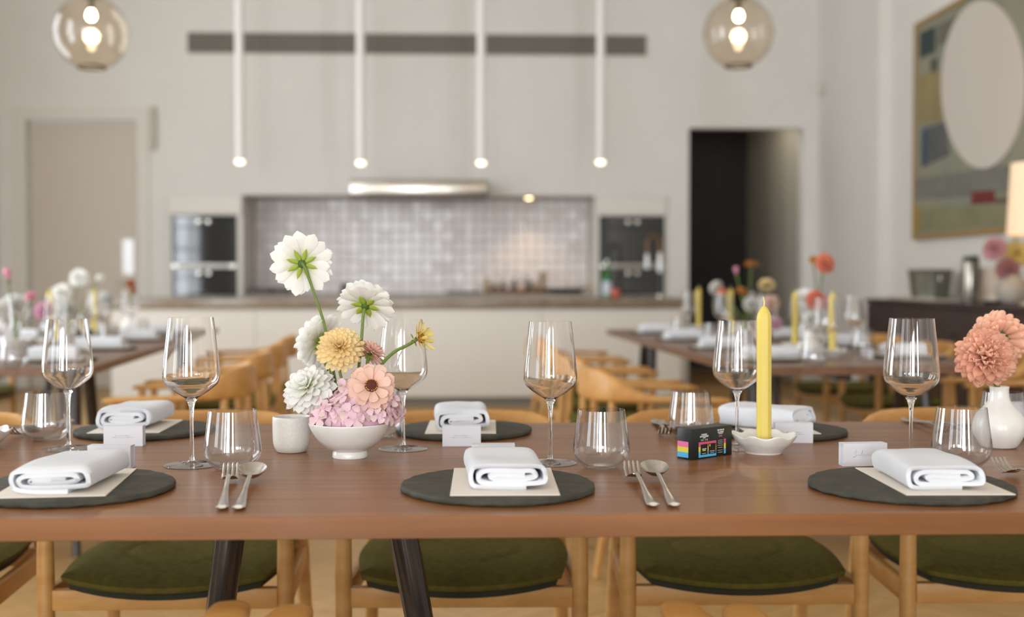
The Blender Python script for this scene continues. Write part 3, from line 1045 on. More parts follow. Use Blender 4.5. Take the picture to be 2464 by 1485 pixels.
obj('base', lathe(crom([(0, 0), (.09, 0), (.085, .02), (.03, .04), (.05, .12), (.07, .22), (.03, .32), (.012, .36)], 4) + [(.008, .46), (0, .46)], 24).mesh('lb'), mat('lamp_ceramic', (190, 176, 150), .4), lamp)
obj('shade', lathe([(.17, .40), (.15, .80)], 32).mesh('shade'), mat('lamp_shade', (236, 214, 184), .9, emis=(255, 214, 168), estr=.28), lamp)
obj('bulb', lathe(crom([(0, .54), (.03, .56), (.03, .6), (0, .63)], 4), 12).mesh('lbulb'), mat('lit_bulb', (0, 0, 0)), lamp)

# ------------------------------------------------------------------ flowers


def petal(L, W, cup=.25, curl=0.0, tip=1.0, nu=8, nv=4, fold=0.0):
    def fn():
        g = G()
        v, f = [], []
        for i in range(nu + 1):
            u = 1 - (1 - i / nu) ** 2.0
            m = min(.8, .45 + .15 * tip)                     # where the petal is widest
            if u < m:
                w = W * (.22 + .78 * (u / m) ** .8)
            else:                                   # rounded or softly pointed end
                w = W * max(.0, 1 - ((u - m) / (1 - m)) ** 2.2) ** (.45 if tip >= 1 else 1.0)
            w = max(w, W * .10)
            for j in range(nv + 1):
                s = -1 + 2 * j / nv
                v.append((L * (u - .05 * s * s * u), s * w / 2, cup * W * (s * s) * (1 - .4 * u) + curl * L * u * u + fold * W * sin(pi * u)))
        for i in range(nu):
            for j in range(nv):
                a = i * (nv + 1) + j
                f.append((a, a + 1, a + nv + 2, a + nv + 1))
        return g.add(v, f).mesh('petal', ang=180)
    return cached(('petal', round(L, 4), round(W, 4), cup, curl, tip, nu, nv, fold), fn)


def flower(name, label, center, face, rings, pm, stem=None, sepals=0, core=None, seed=1, joined=False, group=None,
           stem_r=.0024, cat='flower', calyx=None, stem_mat=None, spin=0.0, sepal_mat=None):
    """rings: (count, elevation deg, length, width, base radius, base height, cup, curl, tip)"""
    r = random.Random(seed)
    c = Vector(center)
    root = thing(name, label, cat, c, 0, group)
    R = rot_to(face, spin)
    gj = G()
    ph = 0.0
    for (n, el, L, W, r0, z0, cup, curl, tip) in rings:
        me = petal(L, W, cup, curl, tip) if not joined else petal(L, W, cup, curl, tip, 3, 2)
        ph += 2.4
        for k in range(n):
            a = ph + 2 * pi * k / n + r.uniform(-.35, .35) / n * 2
            e = radians(el + r.uniform(-6, 6))
            s = r.uniform(.9, 1.06)
            M = R @ Matrix.Rotation(a, 4, 'Z') @ Matrix.Translation((r0, 0, z0)) @ Matrix.Rotation(-e, 4, 'Y') @ Matrix.Rotation(r.uniform(-.2, .2), 4, 'X') @ Matrix.Scale(s, 4)
            if joined:
                gj.add([v.co for v in me.vertices], [tuple(p.vertices) for p in me.polygons], M)
            else:
                obj('petal', me, pm, root, M=M)
    if joined:
        obj('petals', gj.mesh('petals', ang=180), FAR[pm.name], root)
    f3 = Vector(face).normalized()
    if sepals:
        sm = petal(calyx[0] if calyx else .022, calyx[1] if calyx else .008, .2, 0.0, .1)
        for k in range(sepals):
            M = R @ Matrix.Rotation(2 * pi * k / sepals + .3, 4, 'Z') @ Matrix.Translation((.002, 0, -.011)) @ Matrix.Rotation(radians(4), 4, 'Y')
            obj('sepal', sm, sepal_mat or M_SEPAL, root, M=M)
        ck = min(1.0, (calyx[0] if calyx else .022) / .024) * .85
        obj('calyx', lathe(crom([(0, -.018 * ck), (.006 * ck, -.017 * ck), (.009 * ck, -.012 * ck), (.007 * ck, -.004 * ck), (0, -.003 * ck)], 3), 12, M=R).mesh('cal'), M_SEPALD, root)
    if core:
        cr, ch, cm, ring = core
        obj('eye', lathe(crom([(0, -.001), (cr * .8, 0), (cr, ch * .4), (cr * .75, ch * .85), (0, ch)], 4), 18, M=R).mesh('eye'), cm, root)
        if ring:
            g = G()
            for k in range(16):
                a = 2 * pi * k / 16 + r.uniform(-.1, .1)
                lathe([(0, -.0016), (.0015, 0), (0, .002)], 5, g, R @ Matrix.Translation((cr * .85 * cos(a), cr * .85 * sin(a), ch * .75)))
            obj('pollen_ring', g.mesh('pollen'), M_POLLEN, root)
    if stem:
        pts = [Vector(p) - c for p in stem]
        obj('stem', tube(crom([tuple(p) for p in pts], 5), stem_r, 8).mesh('stem'), stem_mat or M_STEM, root)
    return root


def dahlia_rings(R, kind='ball'):
    """R = radius of the head; (count, elevation, length, width, base radius, base height, cup, curl, tip)"""
    if kind == 'open':     # flat decorative dahlia
        return [(15, -9, R, R * .40, .004, -.006, .10, -.03, 1.7), (15, -4, R * .98, R * .40, .004, -.003, .12, 0, 1.7),
                (14, 8, R * .9, R * .38, .003, 0, .15, 0, 1.7), (13, 22, R * .78, R * .34, .003, .001, .2, 0, 1.6),
                (11, 38, R * .64, R * .29, .002, .002, .25, .1, 1.5), (8, 56, R * .5, R * .24, .002, .003, .3, .1, 1.4), (6, 74, R * .36, R * .2, .001, .003, .3, .1, 1.3)]
    if kind == 'ball':     # dense pompon
        return [(13, -52, R * .93, R * .38, .004, 0, .5, .05, 1.9), (17, -35, R * .97, R * .37, .004, 0, .5, .05, 1.9), (19, -18, R, R * .36, .004, 0, .55, .05, 1.9),
                (20, -2, R, R * .35, .004, .001, .6, .05, 1.9), (19, 13, R * .98, R * .34, .004, .001, .6, .05, 1.9), (18, 28, R * .95, R * .32, .003, .001, .65, .05, 1.9),
                (15, 42, R * .91, R * .3, .003, .002, .7, .05, 1.9), (12, 56, R * .87, R * .27, .002, .002, .75, 0, 1.9), (9, 69, R * .83, R * .23, .001, .002, .8, 0, 1.8), (5, 82, R * .8, R * .18, .001, .002, .8, 0, 1.7)]
    if kind == 'zinnia':   # many narrow petals, domed
        return [(22, -16, R, R * .26, .005, -.004, .2, 0, 2.1), (22, -4, R * .95, R * .26, .005, -.002, .2, 0, 2.1), (21, 9, R * .87, R * .25, .005, 0, .25, .05, 2.1),
                (19, 22, R * .76, R * .23, .004, .002, .3, .05, 2.0), (16, 36, R * .64, R * .2, .004, .003, .3, .1, 2.0), (13, 50, R * .52, R * .17, .003, .004, .3, .1, 1.9), (9, 64, R * .4, R * .14, .003, .004, .3, .1, 1.8)]
    if kind == 'single':   # broad petals round a big eye
        return [(11, -10, R, R * .52, R * .12, -.002, .1, -.08, 2.2), (10, 4, R * .92, R * .5, R * .12, 0, .12, -.06, 2.2), (8, 16, R * .75, R * .42, R * .12, .002, .12, -.02, 2.1)]
    if kind == 'sparse':
        return [(9, 16, R, R * .3, R * .18, 0, .2, .18, 1.4), (5, 55, R * .8, R * .24, R * .15, .002, .2, .2, 1.4)]
    if kind == 'cup':      # tulip-like bud
        return [(5, 62, R * 1.7, R * 1.1, R * .1, -.002, .4, .28, 1.0), (4, 72, R * 1.5, R * .9, .001, 0, .4, .2, 1.0)]


# ------------------------------------------------------------------ chairs


def smooth(t):
    t = max(0, min(1, t))
    return t * t * (3 - 2 * t)


def chair_band():
    """one sweeping back rail that turns flat into two arms; chair faces -Y"""
    path = []
    N = 44
    for i in range(N + 1):
        t = -1 + 2 * i / N                         # -1 left tip .. 0 back .. 1 right tip
        s, a = (1 if t >= 0 else -1), abs(t)
        # plan: rounded U
        if a < .5:
            ang = a / .5 * (pi / 2)
            x, y = .262 * sin(ang) ** .82 if ang > 0 else 0.0, .02 + .245 * cos(ang) ** .82 if ang < pi / 2 else .02
        else:
            k = (a - .5) / .5
            x, y = .262 - .012 * k, .02 - .245 * k
        back = 1 - smooth((a - .16) / .36)         # 1 at the back, 0 on the arms
        z = .622 + .042 * back + .012 * (1 - a)
        wid = .030 - .006 * smooth((a - .85) / .15)
        path.append((x * s, y, z, back, wid))
    g = G()
    v, f = [], []
    n = 16
    for i, (x, y, z, back, wid) in enumerate(path):
        p0, p1 = path[max(i - 1, 0)], path[min(i + 1, N)]
        t = Vector((p1[0] - p0[0], p1[1] - p0[1], p1[2] - p0[2])).normalized()
        out = t.cross(Vector((0, 0, 1))).normalized()
        up = out.cross(t).normalized()
        hh = .011 + .046 * back                     # half height
        ww = wid * (1 - back) + .0125 * back        # half thickness
        lean = .25 * back
        end = 1.0 if 0 < i < N else .55
        for k in range(n):
            a = 2 * pi * k / n
            ca, sa = cos(a), sin(a)
            ca = abs(ca) ** .7 * (1 if ca >= 0 else -1)
            sa = abs(sa) ** .7 * (1 if sa >= 0 else -1)
            v.append(Vector((x, y, z)) + out * (ww * ca * end + lean * hh * sa * (-1 if True else 1) * -.4) + up * (hh * sa * end))
    for i in range(N):
        for k in range(n):
            k2 = (k + 1) % n
            f.append((i * n + k, i * n + k2, (i + 1) * n + k2, (i + 1) * n + k))
    f.append(tuple(range(n - 1, -1, -1)))
    f.append(tuple(range(N * n, (N + 1) * n)))
    return g.add(v, f).mesh('band', ang=60)


def chair_seat():
    g = G()
    NX, NY = 40, 32
    top, bot = [], []
    v, f = [], []
    for lay in range(4):
        for j in range(NY + 1):
            for i in range(NX + 1):
                u, w = -1 + 2 * i / NX, -1 + 2 * j / NY
                # rounded-square to shape the outline
                k = max(abs(u), abs(w))
                r = sqrt(u * u + w * w) + 1e-9
                q = (1 - .32) * 1 + .32 * (k / r)
                inset = (.022, .0, .004, .02)[lay]
                hx, hy = .232 - inset, .225 - inset
                x, y = u * hx * q, w * hy * q - .005
                bow = .035 * (1 - u * u) * (-1 if w < 0 else 0) * abs(w) ** 1.5
                y += bow
                edge = (1 - u ** 8) * (1 - w ** 8)
                dish = .012 * (1 - (u * u + w * w) / 2)
                seam = -.006 * math.exp(-((sqrt((u / .62) ** 2 + ((w + .05) / .55) ** 2) - 1) / .05) ** 2)
                z = (.452 + .006 * edge - dish * .4 + seam, .442, .430, .426)[lay]
                z -= (.012 * (1 - u * u) * max(0, -w) ** 2 if lay else .010 * (1 - u * u) * max(0, -w) ** 2)
                v.append((x, y, z))
    per = (NX + 1) * (NY + 1)

    def idx(l, i, j):
        return l * per + j * (NX + 1) + i
    for j in range(NY):
        for i in range(NX):
            f.append((idx(0, i, j), idx(0, i + 1, j), idx(0, i + 1, j + 1), idx(0, i, j + 1)))
            f.append((idx(3, i, j + 1), idx(3, i + 1, j + 1), idx(3, i + 1, j), idx(3, i, j)))
    ring = [(i, 0) for i in range(NX)] + [(NX, j) for j in range(NY)] + [(i, NY) for i in range(NX, 0, -1)] + [(0, j) for j in range(NY, 0, -1)]
    for l in range(3):
        for k in range(len(ring)):
            a, b = ring[k], ring[(k + 1) % len(ring)]
            f.append((idx(l + 1, *a), idx(l + 1, *b), idx(l, *b), idx(l, *a)))
    g.add(v, f)
    me = g.mesh('seat', ang=70)
    bm = bmesh.new()
    bm.from_mesh(me)
    for fc in [fc for fc in bm.faces]:
        pass
    loose = [vv for vv in bm.verts if not vv.link_faces]
    bmesh.ops.delete(bm, geom=loose, context='VERTS')
    bm.to_mesh(me)
    bm.free()
    return me


def chair_base():
    """board added under the cushion, coloured dark as its shaded underside, same outline, a little smaller"""
    pts = []
    for k in range(64):
        a = 2 * pi * k / 64
        c, s_ = cos(a), sin(a)
        m = max(abs(c), abs(s_))
        u, w = c / m, s_ / m
        q = .68 + .32 / sqrt(u * u + w * w)
        y = w * .213 * q - .005 + (-.034 * (1 - u * u) * abs(w) ** 1.5 if w < 0 else 0)
        pts.append((u * .220 * q, y, -.011 * (1 - u * u) * max(0, -w) ** 2))
    v = [(x, y, .4125 + d) for x, y, d in pts] + [(x, y, .4255 + d) for x, y, d in pts]
    f = [tuple(range(63, -1, -1)), tuple(range(64, 128))] + [(i, (i + 1) % 64, 64 + (i + 1) % 64, 64 + i) for i in range(64)]
    v = [(x * .985, y * .985, z) if i < 64 else (x, y, z) for i, (x, y, z) in enumerate(v)]
    return G().add(v, f).mesh('seat_base', ang=50)


def chair(x, y, rz, label, group):
    t = thing('dining_armchair', label, 'chair', (x, y, 0), rz, group)
    obj('back_and_arms', cached('ch_band', chair_band), M_OAKARM, t)
    obj('seat', cached('ch_seat', chair_seat), M_SEAT, t)
    obj('seat_base', cached('ch_base', chair_base), M_SEATB, t)
    fl = cached('ch_fl', lambda: tube([(0, 0, 0), (0, 0, .2), (0, 0, .43), (0, 0, .616)], [.013, .0165, .018, .015], 14).mesh('leg'))
    bl = cached('ch_bl', lambda: tube([(.015, .055, 0), (.008, .02, .2), (0, 0, .40), (-.012, -.006, .57), (-.016, -.004, .636)], [.013, .016, .018, .015, .011], 14).mesh('leg'))
    br = cached('ch_br', lambda: tube([(-.015, .055, 0), (-.008, .02, .2), (0, 0, .40), (.012, -.006, .57), (.016, -.004, .636)], [.013, .016, .018, .015, .011], 14).mesh('leg'))
    obj('leg', fl, M_OAK, t, (-.247, -.19, 0))
    obj('leg', fl, M_OAK, t, (.247, -.19, 0))
    obj('leg', br, M_OAK, t, (-.225, .195, 0))
    obj('leg', bl, M_OAK, t, (.225, .195, 0))
    rf = cached('ch_rf', lambda: bxm(-.232, .232, -.011, .011, .368, .412, .004))
    rs = cached('ch_rs', lambda: bxm(-.011, .011, -.175, .18, .368, .412, .004))
    obj('rail', rf, M_OAK, t, (0, -.19, 0))
    obj('rail', cached('ch_rb', lambda: bxm(-.21, .21, -.011, .011, .368, .412, .004)), M_OAK, t, (0, .195, 0))
    obj('rail', rs, M_OAK, t, (-.238, 0, 0), (0, 0, radians(-3)))
    obj('rail', rs, M_OAK, t, (.238, 0, 0), (0, 0, radians(3)))
    return t


# ------------------------------------------------------------------ tables


def dining_table(label, origin, rz, length, width, nb, m, legs, thick=.03):
    """origin = near-left corner of the top in its own frame: x along the length, y across"""
    t = thing('dining_table', label, 'table', (origin[0], origin[1], 0), rz)
    bw = width / nb
    me = bxm(0, length, -bw / 2 + .0001, bw / 2 - .0001, TZ - thick, TZ, .0007, 1)
    for k in range(nb):
        obj('board', me, m, t, (0, (k + .5) * bw, 0))
    for (x, y, dx, dy) in legs:
        obj('leg', tube([(x + dx, y + dy, 0), (x + dx * .45, y + dy * .45, TZ * .5), (x, y, TZ - thick)], [.015, .023, .026], 16).mesh('leg'), M_BLACKLEG, t)
    b = G()
    b.box(.35, length - .35, width * .5 - .03, width * .5 + .03, TZ - thick - .05, TZ - thick - .001)
    obj('under_rail', b.mesh('rail', .003, 1), M_BLACKLEG, t)
    return t


# main table, long side across the view
ta = onZ(1232, 1241, TZ)
tb = onZ(1232, 1018, TZ)
TY0, TY1 = ta.y, tb.y
p1, p2 = onZ(572, 1292, TZ), onZ(945, 1292, TZ)
my = TY0 + .42
lx1, lx2 = onY(570, 1292, my).x, onY(948, 1292, my).x
fx1, fx2 = onY(528, 1485, my).x, onY(1012, 1485, my).x
zf = onY(528, 1485, my).z
kk = (TZ - .03) / (TZ - .03 - zf)
dining_table('long brown walnut table in the foreground laid with slate plates and glasses', (-2.6, TY0), 0, 5.0, TY1 - TY0, 8, M_WALNUT,
             [(lx1 + 2.6, .42, (fx1 - lx1) * kk, -.03), (lx2 + 2.6, .42, (fx2 - lx2) * kk, -.03),
              (4.3, .42, -.1, -.03), (4.6, .42, .1, -.03), (.3, .42, -.1, -.03), (.6, .42, .1, -.03),
              (4.45, .8, 0, .1), (.45, .8, 0, .1)])

# chairs on the far side of the main table (facing the viewer)
CY0 = atD(1232, 900, 2.44).y + .19
for px, lb in ((-310, 'wooden armchair past the left frame edge at the far side of the foreground table'),
               (400, 'wooden armchair with green seat at the far side, behind the left slate plates'),
               (1115, 'wooden armchair with green seat at the far side, behind the middle slate plates'),
               (1800, 'wooden armchair with green seat at the far side, behind the yellow candle'),
               (2487, 'wooden armchair with green seat at the far side, behind the white bud vase')):
    p = atD(px, 900, 2.44)
    chair(p.x, CY0 + rnd.uniform(-.01, .01), rnd.uniform(-.02, .02), lb, 'far-side chairs of the foreground table')
# chairs on the near side (backs to the viewer)
for px, lb in ((104, 'near-side wooden armchair at the lower left, one arm tip in view'),
               (1172, 'near-side wooden armchair in the lower middle, both arm tips in view'),
               (2228, 'near-side wooden armchair at the lower right, one arm tip in view')):
    p = atD(px, 1440, 1.55)
    chair(p.x, p.y - .225, pi, lb, 'near-side chairs of the foreground table')

# rear tables
ln, lf = onZ(217, 884, TZ), onZ(526, 790, TZ)
rn, rf_ = onZ(1786, 884, TZ), onZ(1459, 793, TZ)


def rear_table(name, near, far, side):
    """side = +1: body lies to the right of the edge line, -1: to the left"""
    u = (far - near)
    L = u.length
    u.normalize()
    ang = atan2(u.y, u.x)
    acr = Vector((u.y, -u.x, 0)) * side        # pointing across the table away from the given edge
    W = 1.0
    org = near + (acr * W if side > 0 else Vector((0, 0, 0)))
    legs = []
    for yy in (.16, W - .16):
        for xx, dx in ((.42, -.12), (.62, .12), (L - .62, -.12), (L - .42, .12)):
            legs.append((xx, yy, dx, .03 * (1 if yy > .5 else -1)))
    dining_table('walnut table in the %s background laid for dinner' % name, org, ang, L, W, 8, M_WALNUT2, legs)

    def at(s, t):
        """s along from the near end, t across from the given edge"""
        return near + u * s + acr * t
    return at, u, acr, L, ang


LT, LU, LA, LL, LANG = rear_table('left', ln, lf, -1)
RT, RU, RA, RL, RANG = rear_table('right', rn, rf_, 1)
NTH = ['nearest', 'second seat', 'third seat', 'farthest']
for nm, at, ang, L in (('left', LT, LANG, LL), ('right', RT, RANG, RL)):
    inner = 'right' if nm == 'left' else 'left'
    outer = 'left' if nm == 'left' else 'right'
    for k in range(4):
        s = .24 + .73 * k
        p = at(s, -.27)
        # chair faces the table: local -Y must point across
        ac = (LA if nm == 'left' else RA)
        rz = atan2(ac.y, ac.x) + pi / 2
        chair(p.x, p.y, rz, 'wooden armchair at the %s side of the %s background table, %s' % (inner, nm, NTH[k]), 'chairs at the background tables')
        p = at(s, 1.27)
        chair(p.x, p.y, rz + pi, 'wooden armchair at the %s side of the %s background table, %s' % (outer, nm, NTH[k]), 'chairs at the background tables')

# ------------------------------------------------------------------ table ware builders


def m_plate(seed, r=.145):
    def fn():
        rr = random.Random(seed)
        ph = [rr.uniform(0, 6.28) for _ in range(6)]

        def wob(a, q, z):
            k = 1 + .010 * sin(2 * a + ph[0]) + .007 * sin(3 * a + ph[1]) + .004 * sin(7 * a + ph[2]) + .003 * sin(17 * a + ph[3]) + .0022 * sin(31 * a + ph[4])
            if q < r * .5:
                k = 1
            return (q * k, z + (.0007 * sin(23 * a + ph[5]) if 0 < z < .0098 else 0))
        return lathe([(0, 0), (r * .965, 0), (r * .985, .0012), (r, .0035), (r * .997, .0075), (r * .988, .0094), (r * .975, .0100), (r * .5, .0102), (0, .0102)], 96, wob=wob).mesh('plate', ang=50)
    return cached(('plate', seed, r), fn)


def slate_plate(loc, label, seed, r=.145, group=None, rz=0):
    t = thing('slate_plate', label, 'plate', loc, rz, group)
    obj('disc', m_plate(seed, r), M_SLATE, t)
    pads = cached('pads', lambda: G().mesh('p') if False else lathe([(0, -.0002), (.006, -.0002), (.006, .0006), (0, .0006)], 10).mesh('pad'))
    return t


def menu_card(loc, rz, label, w=.155, l=.235, group=None):
    me = cached(('menu', w, l), lambda: bxm(-w / 2, w / 2, -l / 2, l / 2, 0, .0016, .0004, 1))
    o = obj('menu_card', me, M_MENU, None, loc, (0, 0, rz))
    return props(o, label, 'menu card', group)


def m_napkin(seed, w=.112, L=.185, h=.044):
    def fn():
        rr = random.Random(seed)
        j = lambda k: rr.uniform(-k, k)
        t = h / 5.75
        a = w / 2
        z = [t * .5 + k * (h - t) / 5 for k in range(6)]
        cl = [(a * .45, z[0]), (-a * .3, z[0]), (-a * .80, z[0] + .0015), (-a + t * .5, h * .3), (-a + t * .5, h * .68), (-a * .80, z[5] - .001), (-a * .2, z[5] + j(.001)), (a * .4, z[5] + j(.001)),
              (a * .80, z[5] - .001), (a - t * .5, h * .68), (a - t * .5, h * .36), (a * .80, z[1] + .001), (a * .3, z[1]), (-a * .45, z[1]), (-a * .70, z[1] + .002), (-a * .76, h * .5 + j(.001)),
              (-a * .62, z[4] - .002), (-a * .3, z[4] + j(.0008)), (a * .3, z[4] + j(.0008)), (a * .60, z[4] - .001), (a * .70, h * .54), (a * .5, z[2] + .001), (a * .1, z[2]), (-a * .3, z[2] + j(.0008)),
              (-a * .46, (z[2] + z[3]) / 2), (-a * .3, z[3]), (a * .1, z[3] + j(.0006)), (a * .42, z[3] - .001)]
        c = crom(cl, 5)
        n = len(c)
        left, right = [], []
        for i in range(n):
            p, q = c[max(i - 1, 0)], c[min(i + 1, n - 1)]
            dx, dz = q[0] - p[0], q[1] - p[1]
            l = sqrt(dx * dx + dz * dz) + 1e-9
            nx, nz = -dz / l * t / 2, dx / l * t / 2
            left.append((c[i][0] + nx, c[i][1] + nz))
            right.append((c[i][0] - nx, c[i][1] - nz))
        loop = left + right[::-1]
        NL = 10
        v, f = [], []
        ph = [rr.uniform(0, 6.3) for _ in range(4)]
        for s in range(NL + 1):
            y = -L / 2 + L * s / NL
            e = 1 - .05 * (abs(2 * s / NL - 1) ** 6)
            for k, (x, z) in enumerate(loop):
                wz = .0016 * sin(y * 40 + ph[0] + x * 22) * (z / h)
                wy = .004 * sin(x * 45 + ph[2]) + .0025 * sin(z * 160 + ph[3])
                v.append((x * (1 + .02 * sin(y * 18 + ph[1])), y + wy * (1 if abs(2 * s / NL - 1) > .8 else .2), max(.0, z * e + wz)))
        m = len(loop)
        for s in range(NL):
            for k in range(m):
                k2 = (k + 1) % m
                f.append((s * m + k, s * m + k2, (s + 1) * m + k2, (s + 1) * m + k))
        for s in (0, NL):
            for i in range(n - 1):
                q = (s * m + i, s * m + i + 1, s * m + m - 2 - i, s * m + m - 1 - i)
                f.append(q if s else q[::-1])
        g = G()
        g.add(v, f)
        return g.mesh('napkin', ang=80)
    return cached(('napkin', seed, w, L, h), fn)


def napkin(loc, rz, label, seed, group=None, w=.112, L=.185, h=.044):
    o = obj('folded_napkin', m_napkin(seed, w, L, h), M_LINEN, None, loc, (0, 0, rz))
    return props(o, label, 'napkin', group)


def name_box(loc, rz, label, print_lines=True, name_line=False, group=None, w=.072, h=.038, d=.022):
    t = thing('place_card_box', label, 'place card', loc, rz, group)
    th = .0011

    def sleeve():
        g = G()
        g.box(-w / 2, w / 2, -d / 2, -d / 2 + th, 0, h)
        g.box(-w / 2, w / 2, d / 2 - th, d / 2, 0, h)
        g.box(-w / 2, w / 2, -d / 2 + th, d / 2 - th, h - th, h)
        g.box(-w / 2, w / 2, -d / 2 + th, d / 2 - th, 0, th)
        return g.mesh('sleeve', smooth=False)
    obj('sleeve', cached(('sleeve', w, h, d), sleeve), M_CARD, t)
    obj('drawer', cached(('drawer', w, h, d), lambda: bxm(-w / 2 + .004, w / 2 - .003, -d / 2 + .002, d / 2 - .002, .0016, h - .002, .001, 1)), M_CARD, t)
    if print_lines:
        def lines():
            r = random.Random(5)
            g = G()
            for zz, x0, x1 in ((h * .52, -w * .2, w * .2), (h * .43, -w * .28, w * .28)):
                x = x0
                while x < x1:
                    l = r.uniform(.0012, .0042)
                    g.box(x, min(x + l, x1), -d / 2 - .00025, -d / 2 + .0002, zz - .00035, zz + r.choice([.0004, .0009]))
                    x += l + .0008
            return g.mesh('lines', smooth=False)
        obj('printed_lines', cached(('lines', w, h, d), lines), M_INK, t)
    if name_line:
        pts = crom([(-.020, 0, .020), (-.016, 0, .027), (-.017, 0, .016), (-.022, 0, .015), (-.012, 0, .019), (-.010, 0, .017), (-.007, 0, .020), (-.005, 0, .027), (-.006, 0, .017),
                    (-.002, 0, .0195), (.001, 0, .017), (.004, 0, .020), (.006, 0, .017), (.010, 0, .0195), (.012, 0, .0172), (.016, 0, .026), (.0165, 0, .0175), (.021, 0, .0195)], 5)
        obj('handwritten_name', tube([(p[0], -d / 2 - .0001, p[2]) for p in pts], .00022, 4).mesh('nm'), M_INK, t)
    return t


def m_bowl():
    out = crom([(.0005, .1085), (.006, .1088), (.013, .1125), (.024, .1192), (.034, .1265), (.0415, .1335), (.0452, .1425), (.0456, .152), (.0441, .172), (.0405, .205), (.0362, .2425)], 5)
    inn = crom([(.0354, .2425), (.0397, .205), (.0433, .172), (.0448, .152), (.0443, .1428), (.0407, .1345), (.0333, .1278), (.0232, .1206), (.0125, .1142), (.005, .1112), (0, .1105)], 5)
    return lathe([(0, .1085)] + out + inn, 56).mesh('bowl', ang=70)


def m_stem():
    pr = crom([(.0046, .0085), (.0036, .018), (.0031, .04), (.0030, .07), (.0036, .090), (.0056, .101), (.0088, .1075), (.0096, .1105)], 5)
    return lathe([(0, .0085)] + pr + [(0, .1112)], 20).mesh('stem', ang=60)


def m_foot():
    pr = crom([(.0448, .0), (.0455, .0006), (.0448, .0013), (.034, .0018), (.018, .0030), (.0085, .0052), (.0050, .0092)], 5)
    return lathe([(0, 0)] + pr + [(0, .0092)], 48).mesh('foot', ang=60)


def wine_glass(loc, label, group=None, sc_=1.0):
    t = thing('wine_glass', label, 'wine glass', loc, rnd.uniform(0, 6), group)
    M = Matrix.Scale(sc_, 4)
    obj('bowl', cached('wg_bowl', m_bowl), G_CLEAR, t, M=M)
    obj('stem', cached('wg_stem', m_stem), G_STEM, t, M=M)
    obj('foot', cached('wg_foot', m_foot), G_FOOT, t, M=M)
    return t


def m_tumbler():
    out = crom([(.0245, 0), (.027, .0012), (.0365, .009), (.0448, .0185), (.0474, .0275), (.0468, .040), (.0432, .066), (.0390, .0975)], 5)
    inn = crom([(.0381, .0975), (.0422, .066), (.0456, .040), (.0460, .0285), (.0434, .0196), (.0350, .0104), (.0255, .0052), (.012, .0046)], 5)
    return lathe([(0, .0012), (.02, .001)] + out + inn + [(0, .0045)], 56).mesh('tumbler', ang=70)


def tumbler(loc, label, group=None, sc_=1.0):
    o = obj('tumbler', cached('tumb', m_tumbler), G_TUMB, None, loc)
    o.scale = (sc_, sc_, sc_)
    return props(o, label, 'tumbler', group)


def m_spoon():
    g = G()
    # bowl: shell of an egg-shaped ladle, long axis +Y
    n, mrow = 20, 7
    v, f = [], []
    for side, off in ((0, 0.0), (1, .0011)):
        for i in range(mrow + 1):
            rr = i / mrow
            for k in range(n):
                a = 2 * pi * k / n
                x = .0222 * rr * cos(a) * (1 + .08 * sin(a))
                y = .146 + .0325 * rr * sin(a)
                z = .0030 + .0125 * rr ** 2 + .17 * max(0, y - .120) + off
                v.append((x, y, z))
    per = (mrow + 1) * n
    for s in range(2):
        for i in range(mrow):
            for k in range(n):
                k2 = (k + 1) % n
                q = (s * per + i * n + k, s * per + i * n + k2, s * per + (i + 1) * n + k2, s * per + (i + 1) * n + k)
                f.append(q if s else q[::-1])
    for k in range(n):
        k2 = (k + 1) % n
        f.append((mrow * n + k, mrow * n + k2, per + mrow * n + k2, per + mrow * n + k))
    g.add(v, f)
    return g.mesh('spoon_bowl', ang=60)


def m_handle():
    c = crom([(0, .122, .0135), (0, .105, .017), (0, .06, .0145), (0, .0, .0085), (0, -.045, .0045), (0, -.075, .0045), (0, -.083, .006)], 6)
    n = len(c)
    rad = []
    for i in range(n):
        t = i / (n - 1)
        w = .0036 + .0052 * smooth((t - .35) / .5)
        if t > .96:
            w *= .7
        if t < .08:
            w = .0052 - .0016 * t / .08
        rad.append((w, .0016 + .0009 * t))
    return tube(c, rad, 12, up=(0, 0, 1)).mesh('handle', ang=60)


def m_fork_head():
    g = G()
    N = 8
    # shoulder plate
    pts = [(0, .118, .0145), (0, .126, .012), (0, .136, .0075), (0, .146, .0055)]
    tube(crom(pts, 3), [(.0045, .0014)] * 2 + [(.0075, .0014)] * 2 + [(.011, .0014)] * 3 + [(.0128, .0013)] * 3, 12, g, up=(0, 0, 1))
    for k in range(4):
        x = -.0105 + .007 * k
        p = [(x, .143, .0057), (x, .158, .0085), (x, .172, .0155), (x * .98, .183, .0245)]
        tube(crom(p, 3), [(.0021, .0012)] * 7 + [(.0017, .001)] * 2 + [(.0009, .0007)], 8, g, up=(0, 0, 1))
    return g.mesh('fork_head', ang=60)


def spoon(loc, rz, label, group=None):
    t = thing('spoon', label, 'spoon', loc, rz, group)
    obj('bowl', cached('sp_b', m_spoon), M_STEEL, t)
    obj('handle', cached('sp_h', m_handle), M_STEEL, t)
    return t


def fork(loc, rz, label, group=None):
    t = thing('fork', label, 'fork', loc, rz, group)
    obj('head', cached('fk_b', m_fork_head), M_STEEL, t)
    obj('handle', cached('sp_h', m_handle), M_STEEL, t)
    return t


def m_candle(h=.243, r=.0138):
    g = G()
    ring = []
    n = 8
    pr = [(r * .97, 0), (r, .004), (r, h - .024), (r * .86, h - .014), (r * .42, h - .003), (.0015, h)]
    lathe([(0, 0)] + pr + [(0, h)], n, g)
    return g.mesh('candle', .0016, 2, ang=50)


